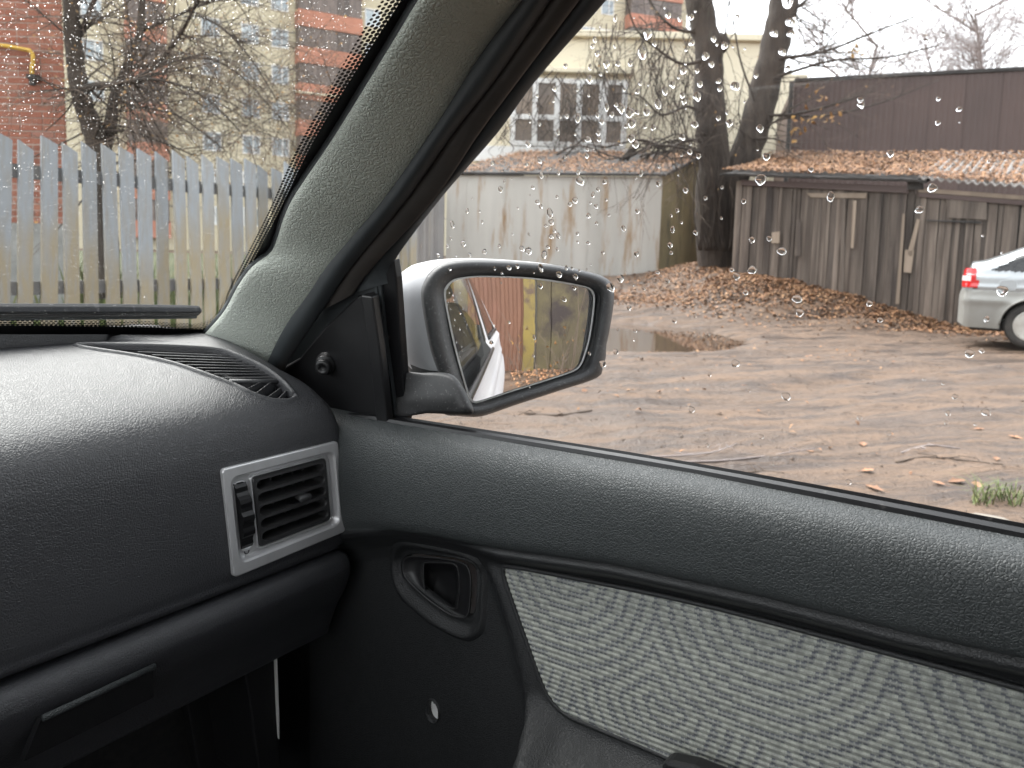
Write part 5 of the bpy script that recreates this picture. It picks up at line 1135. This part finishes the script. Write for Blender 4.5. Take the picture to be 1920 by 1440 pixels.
# ---- brown metal hangar behind
h0, h1 = at(1490, 152, 20), at(2100, 122, 18.2)
hg = thing('metal_hangar', V((h0.x, h0.y, .6)), 'dark brown sheet metal hangar wall behind the wooden shed', 'building')
hdv = V((h1.x - h0.x, h1.y - h0.y, 0)); hl = hdv.length; hdv.normalize(); hn = V((hdv.y, -hdv.x, 0)); hn = -hn if hn.dot(Fh) < 0 else hn
mb = MB(); prism(mb, [V((h0.x, h0.y, .3)) + hn * .05, V((h1.x, h1.y, .3)) + hn * .05, h1 + hn * .05 - Zu * .02, h0 + hn * .05 - Zu * .02], hn * 6); mk('hall', mb, M['brown_sheet'], hg)
np_ = 9
for k in range(np_):
    a, b = k / np_, (k + 1) / np_ - .0012; mb = MB(); cols_ = [a + (b - a) * q / 24 for q in range(25)]
    top = [V((h0.x, h0.y, 0)) + hdv * hl * c_ - hn * (.006 if (q // 2) % 2 else 0) + Zu * (h0.z + (h1.z - h0.z) * c_) for q, c_ in enumerate(cols_)]
    loft(mb, [[V((p.x, p.y, .4)) for p in top], top, [p + hn * .03 for p in top]], closed=False); mk('sheet', mb, M['brown_sheet'], hg)
mb = MB(); prism(mb, [h0 - hn * .06 + Zu * -.02, h1 - hn * .06 + Zu * -.02, h1 - hn * .06 + Zu * .06, h0 - hn * .06 + Zu * .06], hn * .3); mk('top_trim', mb, M['tar'], hg)
mb = MB(); obox(mb, V((h0.x, h0.y, .4)) - hdv * .12 - hn * .05, hdv * .1, hn * .1, Zu * (h0.z - .4)); mk('corner_trim', mb, M['tar'], hg)

# ---- birches far behind
BT = [(1530, 52, 'slender pale birch far behind, nearest to the forked tree'), (1610, 46, 'second slender birch from the forked tree, far behind the hangar'), (1690, 55, 'middle birch of the far row above the hangar roof'), (1770, 48, 'tall feathery birch far behind the middle of the hangar'), (1850, 44, 'far birch standing second from the right picture edge'), (1925, 47, 'far birch at the right picture edge above the hangar')]
for px, d, lb in BT:
    b0 = ud(upx(px, d), d, .7); t = thing('birch_tree', b0, lb, 'tree', 'far birches above the hangar'); tr_, tw_ = MB(), MB()
    H = U(15, 19); pts_ = [b0 + V((U(-.3, .3), U(-.3, .3), 0)) * k + Zu * H * k / 8 for k in range(9)]; rads = [.17 * (1 - k / 9) + .02 for k in range(9)]; tube(tr_, pts_, rads, 7)
    for k in range(120):
        f = U(.15, 1); i = min(7, int(f * 8)); q = pts_[i].lerp(pts_[i + 1], f * 8 - i); a = U(0, 6.28)
        branch([tr_, tw_], q, V((math.cos(a), math.sin(a), U(.5, 1.3))), U(1.8, 3.8) * (1.2 - f * .5), .035, 0, 2, .5, .03, 4, 5, 3, None, 0, .6, .010)
    mk('trunk', tr_, M['twig_far'], t, smooth=True); mk('twig_crown', tw_, M['twig_far'], t)

# ---- parked silver car (local x towards its front, y towards us, z up)
cdp = 10.1; cpos = ud(upx(1800, cdp), cdp + .05); hx = (Rh * math.cos(.53) - Fh * math.sin(.53)).normalized(); hy = V((hx.y, -hx.x, 0)); hy = hy if hy.dot(Fh) < 0 else -hy
cz0 = 1.15 + ray(1905, 655).z * (cdp - .32)
pc = thing('parked_car', V((cpos.x, cpos.y, cz0)), 'silver hatchback parked at the right picture edge with a red tail lamp', 'car')
RF = [(0, .62), (.03, .72), (.055, .80), (.075, .88), (.10, 1.0), (.13, 1.075), (.19, 1.085), (.28, 1.10), (.45, 1.17), (.7, 1.285), (.95, 1.365), (1.25, 1.42), (1.7, 1.435), (2.1, 1.41), (2.5, 1.30), (3.0, 1.02), (3.1, .98), (3.7, .90), (4.1, .76), (4.2, .6)]
WD = [(0, .60), (.02, .66), (.06, .73), (.12, .77), (.25, .80), (.6, .83), (1.2, .84), (3.2, .84), (3.8, .78), (4.1, .66), (4.2, .5)]
ST = [0, .01, .02, .035, .05, .065, .08, .095, .11, .13, .15, .17, .2] + [.2 + .035 * k for k in range(1, 100)]; ST = [s for s in ST if s < 4.2] + [4.2]
WB = [(.82, .30), (3.30, .30)]
def cbody(s, z):
    w = lerp(WD, s)
    belt = .93
    if z > belt: w -= .02 + .36 * (z - belt) ** 1.05
    else: w -= .05 * ((belt - z) / .65) ** 2.2 + .0
    w += .014 * math.exp(-((z - .60) / .05) ** 2) - .006 * math.exp(-((z - .735) / .006) ** 2) * (1 if s < .72 else .2) + .007 * math.exp(-((z - .78) / .02) ** 2)
    for a_, b_ in WB:
        rr_ = math.hypot(s - a_, z - b_); w += .022 * math.exp(-((rr_ - .345) / .03) ** 2)
    return w
def cW(s, y, z): return V((cpos.x, cpos.y, cz0)) + hx * s + hy * (y - .84) + Zu * z
ZN = 46; vsr = []; 
def ztop(s): return lerp(RF, s)
mbB, mbP, mbD = MB(), MB(), MB(); grid = []
for s in ST:
    zt_ = ztop(s); zb_ = .24 + .05 * (1 - sm(0, .1, s)); colp = []
    for j in range(ZN + 1):
        z = zb_ + (zt_ - zb_) * (j / ZN); rnd_ = .07 * sm(.86, 1.0, j / ZN) ** 2 if zt_ > .9 else .04 * sm(.8, 1, j / ZN) ** 2; colp.append((s, cbody(s, z) - rnd_ * 1.2, z))
    for q in range(1, 9): yy = colp[ZN][1] * (1 - q / 8); colp.append((s, yy, zt_ + .03 * (1 - (yy / max(.01, colp[ZN][1])) ** 2)))
    grid.append(colp)
NC = len(grid[0])
for side in (1, -1):
    vs = [cW(s, side * y, z) for c in grid for s, y, z in c]
    fb, fp = [], []
    for i in range(len(grid) - 1):
        for j in range(NC - 1):
            q4 = (i * NC + j, i * NC + j + 1, (i + 1) * NC + j + 1, (i + 1) * NC + j); s_m = sum(grid[k // NC][k % NC][0] for k in q4) / 4; z_m = sum(grid[k // NC][k % NC][2] for k in q4) / 4
            if any(math.hypot(s_m - a_, z_m - b_) < .345 for a_, b_ in WB) and j < ZN: continue
            if j < ZN and .99 < z_m and .33 + (z_m - .99) * 1.55 < s_m < 3.0 - (z_m - .99) * 1.6 and z_m < ztop(s_m) - .075 and not (.78 < s_m < .84) and not (1.74 < s_m < 1.80): continue
            if j < ZN and .76 < z_m < 1.02 and s_m < .17 - (.02 if z_m < .8 else 0) + (.045 if z_m < .86 else 0): continue
            (fp if (z_m < .735 and s_m < .72) else fb).append(q4 if side < 0 else tuple(reversed(q4)))
    mbB.add(vs, fb); mbP.add(vs, fp)
    capv = [cW(s, side * y, z) for s, y, z in grid[0]]; mbP.add(capv + [cW(0, 0, z) for s, y, z in grid[0]], [(k, k + 1, NC + k + 1, NC + k) for k in range(ZN)])
    ins = [cW(s, side * (max(0, y - .012)), z) for c in grid for s, y, z in c]
    mbD.add(ins, [(i * NC + j, i * NC + j + 1, (i + 1) * NC + j + 1, (i + 1) * NC + j) for i in range(len(grid) - 1) for j in range(NC - 1) if not (any(math.hypot(sum(grid[k // NC][k % NC][0] for k in (i * NC + j, (i + 1) * NC + j + 1)) / 2 - a_, sum(grid[k // NC][k % NC][2] for k in (i * NC + j, (i + 1) * NC + j + 1)) / 2 - b_) < .36 for a_, b_ in WB)) and 
        (lambda z_, s_: z_ > .95 and s_ > .2)(grid[i][j][2], grid[i][j][0])])
mk('body', mbB, M['silver_car'], pc, smooth=True); mk('rear_bumper', mbP, M['bumper'], pc, smooth=True); mk('side_glass', mbD, M['car_glass_dark'], pc, smooth=True)
for side in (1, -1):
    mbr, mbw = MB(), MB(); vs = []; fr_, fw_ = [], []; sl_ = [.02 + .012 * k for k in range(17)]; zl_ = [.765 + .0125 * k for k in range(21)]
    for s in sl_:
        for z in zl_: vs.append(cW(s, side * (cbody(s, z) + .003 - .03 * (1 - sm(0, .05, s - .02))), z))
    for i in range(16):
        for j in range(20):
            s_m, z_m = sl_[i] + .006, zl_[j] + .006
            if s_m > .17 - (.02 if z_m < .8 else 0) + (.05 if z_m < .86 else 0) + .004 or s_m < .02 + .2 * max(0, z_m - .9): continue
            q4 = (i * 21 + j, i * 21 + j + 1, (i + 1) * 21 + j + 1, (i + 1) * 21 + j); q4 = q4 if side < 0 else tuple(reversed(q4))
            (fw_ if (.85 < z_m < .91 and s_m < .12) else fr_).append(q4)
    mbr.add(vs, fr_); mbw.add(vs, fw_); tl_o = mk('tail_lamp', mbr, M['red_lens'], pc, smooth=True); mk('reversing_lens', mbw, M['clear_lens'], tl_o, smooth=True)
# fuel flap
mb = MB(); fl = [(.43, .80), (.43, .76), (.46, .745), (.60, .745), (.63, .76), (.63, .85), (.60, .875), (.46, .875), (.43, .85)]
loft(mb, [[cW(s, cbody(s, z) - .004, z) for s, z in crc(fl, 4)], [cW(s, cbody(s, z) + .004, z) for s, z in crc(fl, 4)], [cW(.53 + (s - .53) * .95, cbody(s, z) + .006, .81 + (z - .81) * .95) for s, z in crc(fl, 4)]], True, False, True); mk('fuel_flap', mb, M['silver_car'], pc, fix=True)
for a_, b_ in WB:
    mb = MB(); tube(mb, [cW(a_ + .347 * math.cos(q / 24 * math.pi), cbody(a_ + .347 * math.cos(q / 24 * math.pi), max(.26, b_ + .347 * math.sin(q / 24 * math.pi))) + .0, b_ + .347 * math.sin(q / 24 * math.pi)) for q in range(25)], .012, 6); mk('arch_lip', mb, M['bumper'], pc, smooth=True)
    mb = MB(); loft(mb, [[cW(a_ + .35 * math.cos(q / 24 * math.pi * 1.2 - .3), y_, b_ + .35 * math.sin(q / 24 * math.pi * 1.2 - .3)) for q in range(25)] for y_ in (.80, .45)], closed=False); mk('wheel_well', mb, M['tar'], pc)
    for side in (1, -1):
        cw = cW(a_, side * .80, b_); ax = hy * side
        mb = MB(); lathe(mb, cw, ax, [(.19, -.17), (.27, -.17), (.292, -.15), (.298, -.09), (.292, -.03), (.275, -.005), (.235, .004), (.195, -.004), (.185, -.03), (.185, -.17)], 36); wh = mk('wheel', mb, M['tyre'], pc, smooth=True, fix=True)
        mb = MB(); lathe(mb, cw, ax, [(.196, -.02), (.197, -.002), (.186, .0), (.178, -.02), (.172, -.09), (.05, -.09), (.045, -.02)], 30)
        for q in range(5):
            an = 2 * math.pi * q / 5 + .4; rd = hx * math.cos(an) + Zu * math.sin(an); tg = hx * -math.sin(an) + Zu * math.cos(an)
            loft(mb, [[cw + rd * r_ + tg * w_ + ax * o_, cw + rd * r_ - tg * w_ + ax * o_, cw + rd * r_ - tg * w_ * 1.2 + ax * (o_ - .03), cw + rd * r_ + tg * w_ * 1.2 + ax * (o_ - .03)] for r_, w_, o_ in ((.03, .028, -.018), (.10, .024, -.012), (.185, .042, -.010))], True, True, True)
        lathe(mb, cw, ax, [(.05, -.06), (.048, -.012), (.03, -.006), (.0, -.005)], 16); mk('rim', mb, M['rim'], wh, smooth=False, fix=True)
        mb = MB(); lathe(mb, cw, ax, [(.17, -.13), (.17, -.10), (.02, -.10)], 20); mk('brake_disc', mb, M['tar'], wh)
mb = MB(); obox(mb, cW(.15, .6, .2), hx * 3.9, -hy * 1.2, Zu * .1); mk('underside', mb, M['tar'], pc)
mb = MB(); obox(mb, cW(.9, .70, .22), hx * 2.3, -hy * 1.4, Zu * .75); mk('cabin', mb, M['car_glass_dark'], pc)

# ---- things seen in the door mirror, behind our car
wy = -5.2
rf = thing('corrugated_fence', (.9, wy, 0), 'rusty orange corrugated metal fence behind our car, seen in the door mirror', 'fence')
x = -1.2
while x < .95:
    mb = MB(); prof = [(0, 0), (.03, .03), (.085, .03), (.115, 0), (.17, 0), (.20, .03), (.255, .03), (.285, 0), (.34, 0)]
    yo = .006 * (round((x + 1.2) / .335) % 2); loft(mb, [[V((x + a_, wy + yo + b_, z)) for a_, b_ in prof] + [V((x + a_, wy + yo + b_ - .003, z)) for a_, b_ in reversed(prof)] for z in (.0, 2.6)], True, True, True); mk('sheet', mb, M['rusty_sheet'], rf); x += .335
mb = MB(); obox(mb, (1.13, wy - .05, 0), (.235, 0, 0), (0, .12, 0), (0, 0, 2.7)); mk('post', mb, M['mustard'], rf)
og = thing('old_garage', (2.9, wy, 0), 'old olive garage with flaking dark patches behind our car, seen in the door mirror', 'garage')
mb = MB(); obox(mb, (1.43, wy - 3, 0), (3.7, 0, 0), (0, 2.9, 0), (0, 0, 2.5)); mk('body', mb, M['olive'], og)
for x0, w, m_ in ((1.415, .30, 'olive'), (1.73, 1.10, 'olive'), (2.845, .55, 'mustard'), (3.41, 1.8, 'olive')):
    mb = MB(); obox(mb, (x0, wy - .095, 0), (w, 0, 0), (0, .05, 0), (0, 0, 2.5)); mk('wall_panel', mb, M[m_], og, bev=.008)
wd_ = thing('dry_weeds', (1.9, wy + .5, 0), 'dry weeds and twigs at the foot of the olive garage', 'plant'); mb = MB(); mb2 = MB()
for k in range(46):
    branch([mb], V((U(.8, 3.7), wy + U(.15, .9), 0)), V((U(-.5, .5), U(-.3, .3), 1)), U(.25, .8), .007, 0, 2, .5, 0, 4, 2, 4, mb2, .12, .55, .003)
for x0, dx in ((2.1, .35), (2.3, .55), (2.15, .12)): branch([mb], V((x0, wy + .35, 0)), V((dx, 0, 1)), 1.5, .012, 0, 1, .3, 0, 6, 1, 5, None, 0, .5, .004)
mk('stem', mb, M['twig'], wd_); mk('leaves', mb2, M['leaf_tree'], wd_)

# ---- leaves on ground and roofs
lf = MB(); cnt = 0
def drop_leaf(u, d, s, mbx=lf):
    leafq(mbx, ud(u, d, ground(u, d) + U(.004, .02)), s, (Zu + V((U(-.5, .5), U(-.5, .5), 0))).normalized())
def shed_ud(s): p = sA + sdv * s - V((EYE.x, EYE.y, 0)); return p.dot(Rh), p.dot(Fh)
for k in range(9000):      # drift along the shed foot
    s = U(-.2, slen); u0, d0 = shed_ud(s); u, d = u0 + snn.dot(Rh) * 0, d0; off = abs(random.gauss(0, .58)) + .02
    u += snn.dot(Rh) * off; d += snn.dot(Fh) * off; drop_leaf(u, d, .012 + .04 * R() ** 1.6)
for k in range(5200):      # mound between garage and shed, strip before the garage
    u, d = random.gauss(4.2, .8), random.gauss(17.3, 1.6)
    if u > gu1 + .1 + max(0, d - gd) * .45 or d < gd: drop_leaf(u, d, .014 + .045 * R() ** 1.6)
for k in range(4200):
    u = U(.6, 5.5); d = 14.2 + max(0, 3.6 - u) * 1.3 + random.gauss(0, .7); drop_leaf(u, d, U(.025, .05))
for k in range(1300):
    u, d = U(-1, 9), 3.0 + 11 * R() ** .8
    if noise.noise(V((u * .5, d * .5, 9))) + U(-.3, .3) > .0: drop_leaf(u, d, U(.012, .034))
for k in range(900):
    drop_leaf(*( (lambda x, y: ((V((x, y, 0))).dot(Rh), (V((x, y, 0))).dot(Fh)))(U(.9, 4), wy + abs(random.gauss(0, .9)) + .05)), U(.025, .05))
tag(mk('fallen_leaves', lf, M['leaf']), 'brown fallen leaves drifted over the mud and along the shed foot', 'leaves', kind='stuff')
lf = MB()
for k in range(16000):
    s, b = U(-.2, slen), U(-.02, 2.95) ; p = roofP(s, b)
    if noise.noise(V((s * 1.5, b * 1.5, 2))) + .42 - (.5 if b < .25 and s < s_split + .4 else .2 if b < .2 else 0) + U(-.3, .3) < -.05: continue
    leafq(lf, p + Zu * U(.05, .12), U(.022, .052), (Zu + snn * .3 + V((U(-.6, .6), U(-.6, .6), 0))).normalized())
tag(mk('roof_leaves', lf, M['leaf']), 'thick layer of brown leaves lying on the wooden shed roof', 'leaves', kind='stuff')
lf = MB()
for k in range(5200):
    a, b = R(), R(); p = rp[0].lerp(rp[1], a).lerp(rp[3].lerp(rp[2], a), b)
    if noise.noise(V((a * 5, b * 3, 5))) + .05 + a * .12 + U(-.3, .3) < -.1: continue
    leafq(lf, p + Zu * U(.065, .12), U(.03, .06), (Zu - Fh * .4 + V((U(-.6, .6), U(-.6, .6), 0))).normalized())
tag(mk('roof_leaves', lf, M['leaf']), 'patchy brown leaves and litter lying on the grey garage roof', 'leaves', kind='stuff')

# ---- clods and pebbles trodden into the mud
mb = MB()
for k in range(5200):
    d = 2.6 + 10.5 * R() ** 1.3; u = U(-.6, .72) * d
    if noise.noise(V((u * .9, d * .9, 2))) + U(-.35, .35) < 0: continue
    r_ = .0035 * math.exp(U(-.4, 1.5)); c = ud(u, d, ground(u, d) + r_ * .1); q = [c + V((U(.7, 1.2) * math.cos(a), U(.7, 1.2) * math.sin(a), U(-.2, .2))) * r_ for a in (0, 1.26, 2.5, 3.77, 5.0)]
    mb.add(q + [c + Zu * r_ * U(.4, .8) + V((U(-.3, .3), U(-.3, .3), 0)) * r_], [(i, (i + 1) % 5, 5) for i in range(5)])
tag(mk('gravel', mb, mat('mud_clod', (.10, .07, .052), None, rough=.9, isl_cols=[(.055, .038, .028), (.12, .088, .066), (.18, .145, .12), (.075, .052, .04)])), 'small clods and grit trodden into the muddy yard', 'gravel', kind='stuff')

# ---- loose bits on the mud
def gpt(px, py):
    d = ray(px, py); t = (0 - EYE.z) / d.z
    for k in range(14):
        p = EYE + d * t; q = p - EYE; t = (ground(q.dot(Rh), q.dot(Fh)) - EYE.z) / d.z
    p = EYE + d * t; return p
for pxs, r_, lb in [([(1016, 842), (1100, 860), (1180, 868), (1330, 866), (1420, 858), (1528, 842)], .007, 'long thin stick lying across the mud below the door mirror'), ([(1150, 852), (1215, 858), (1330, 850), (1382, 832)], .006, 'short bent stick crossing the long thin stick'), ([(1680, 868), (1730, 858), (1790, 862), (1880, 872)], .008, 'curved twig on the mud near the right window edge'), ([(1690, 850), (1740, 836), (1800, 842)], .006, 'small pale twig just above the curved twig'), ([(1330, 900), (1420, 885), (1470, 888)], .006, 'dark root end showing near the window sill'), ([(985, 776), (1040, 780), (1110, 770)], .012, 'half buried stick on the mud under the mirror tip')]:
    pts_ = [gpt(x, y) + Zu * .004 for x, y in pxs]; mb = MB(); cp = cro([tuple(p) for p in pts_], 4); tube(mb, cp, [r_ * (1 - .6 * k / len(cp)) for k in range(len(cp))], 6)
    for q in range(3): i = random.randrange(2, len(cp) - 2); v0 = V(cp[i]); tube(mb, [v0, v0 + V((U(-.1, .1), U(-.1, .1), .012)), v0 + V((U(-.16, .16), U(-.16, .16), .006))], [r_ * .5, r_ * .35, r_ * .2], 5)
    tag(mk('stick', mb, M['twig_far' if 'pale' in lb or 'long' in lb else 'twig'], smooth=True), lb, 'stick', 'sticks lying on the mud')
LB = [(1793, 905, .055, 'largest orange leaf of the cluster near the right sill'), (1832, 912, .05, 'pale curled leaf beside the orange one near the right sill'), (1760, 908, .035, 'small brown leaf left of the sill cluster'), (1640, 918, .05, 'flat reddish leaf lying close to the window sill'), (1618, 835, .045, 'tan leaf alone on the mud above the red leaf'), (1835, 806, .04, 'orange leaf on the mud below the parked car'), (1868, 862, .035, 'light leaf right of the curved twig'), (1626, 884, .04, 'dull red leaf half sunk in the mud'), (1395, 724, .04, 'orange leaf in the middle of the muddy yard'), (1905, 822, .05, 'dark leaf at the right picture edge'), (1450, 722, .03, 'small tan leaf near the middle of the yard'), (1520, 848, .03, 'leaf at the tip of the long stick')]
for x, y, s_, lb in LB:
    mb = MB(); c = gpt(x, y); nn = 14; a0 = U(0, 6.28); ca, sa = math.cos(a0), math.sin(a0); loops = []
    outl = [(-1, 0), (-.6, .28), (-.2, .42), (.1, .62), (.3, .40), (.62, .36), (1, 0), (.62, -.36), (.3, -.40), (.1, -.62), (-.2, -.42), (-.6, -.28)]
    for f in (1, .5): loops.append([c + V(((x_ * ca - y_ * sa) * s_ * f, (x_ * sa + y_ * ca) * s_ * f, .004 + s_ * (.55 * (y_ * f) ** 2 + .16 * max(0, x_ * f) ** 2 + .06))) for x_, y_ in outl])
    loft(mb, loops, True, False, True); tube(mb, [c + V((-ca, -sa, .1)) * s_, c + V((-ca * 1.5, -sa * 1.5, .12)) * s_], .0012, 4); tag(mk('loose_leaf', mb, M['leaf_big']), lb, 'leaf', 'single leaves lying on the open mud')
mb = MB()
for k in range(95):
    c = gpt(U(1820, 1918), U(930, 952)); a = U(0, 6.28); L = U(.07, .2); lean = U(.3, 1.1); d_ = V((math.cos(a) * lean, math.sin(a) * lean, 1)).normalized(); w = V((-math.sin(a), math.cos(a), 0)) * .0028
    m1 = c + d_ * L * .6; e_ = c + d_ * L * .6 + (d_ + V((math.cos(a), math.sin(a), -.5))) * L * .35; mb.add([c - w, c + w, m1 + w * .8, e_, m1 - w * .8], [(0, 1, 2, 4), (4, 2, 3)])
tag(mk('grass_tuft', mb, M['grass']), 'small yellow green grass tuft at the lower right corner of the window', 'grass tuft')
def rock(px, py, sx_, sz_, lb, m_='stone'):
    c = gpt(px, py); mb = MB(); loops = []
    for j in range(7):
        ph = -.4 + j / 6 * 1.95; loops.append([c + V((math.cos(a) * sx_ * math.cos(ph) * (1 + .2 * noise.noise(V((math.cos(a) * 2 + px, math.sin(a) * 2, ph)))), math.sin(a) * sx_ * .8 * math.cos(ph), math.sin(ph) * sz_ * (1 + .2 * noise.noise(V((a, ph, px)))))) for a in [k / 12 * 2 * math.pi for k in range(12)]])
    loft(mb, loops, True, True, True); tag(mk('stone', mb, M[m_], smooth=True), lb, 'stone')
rock(1527, 556, .20, .20, 'grey rounded stone leaning at the foot of the shed'); rock(1850, 985, .16, .03, 'flat stone beside the grass tuft'); rock(1593, 562, .16, .10, 'low brown stone half buried in leaves right of the grey stone'); rock(1308, 462, .22, .2, 'dark stone on the leaf mound by the tree foot')
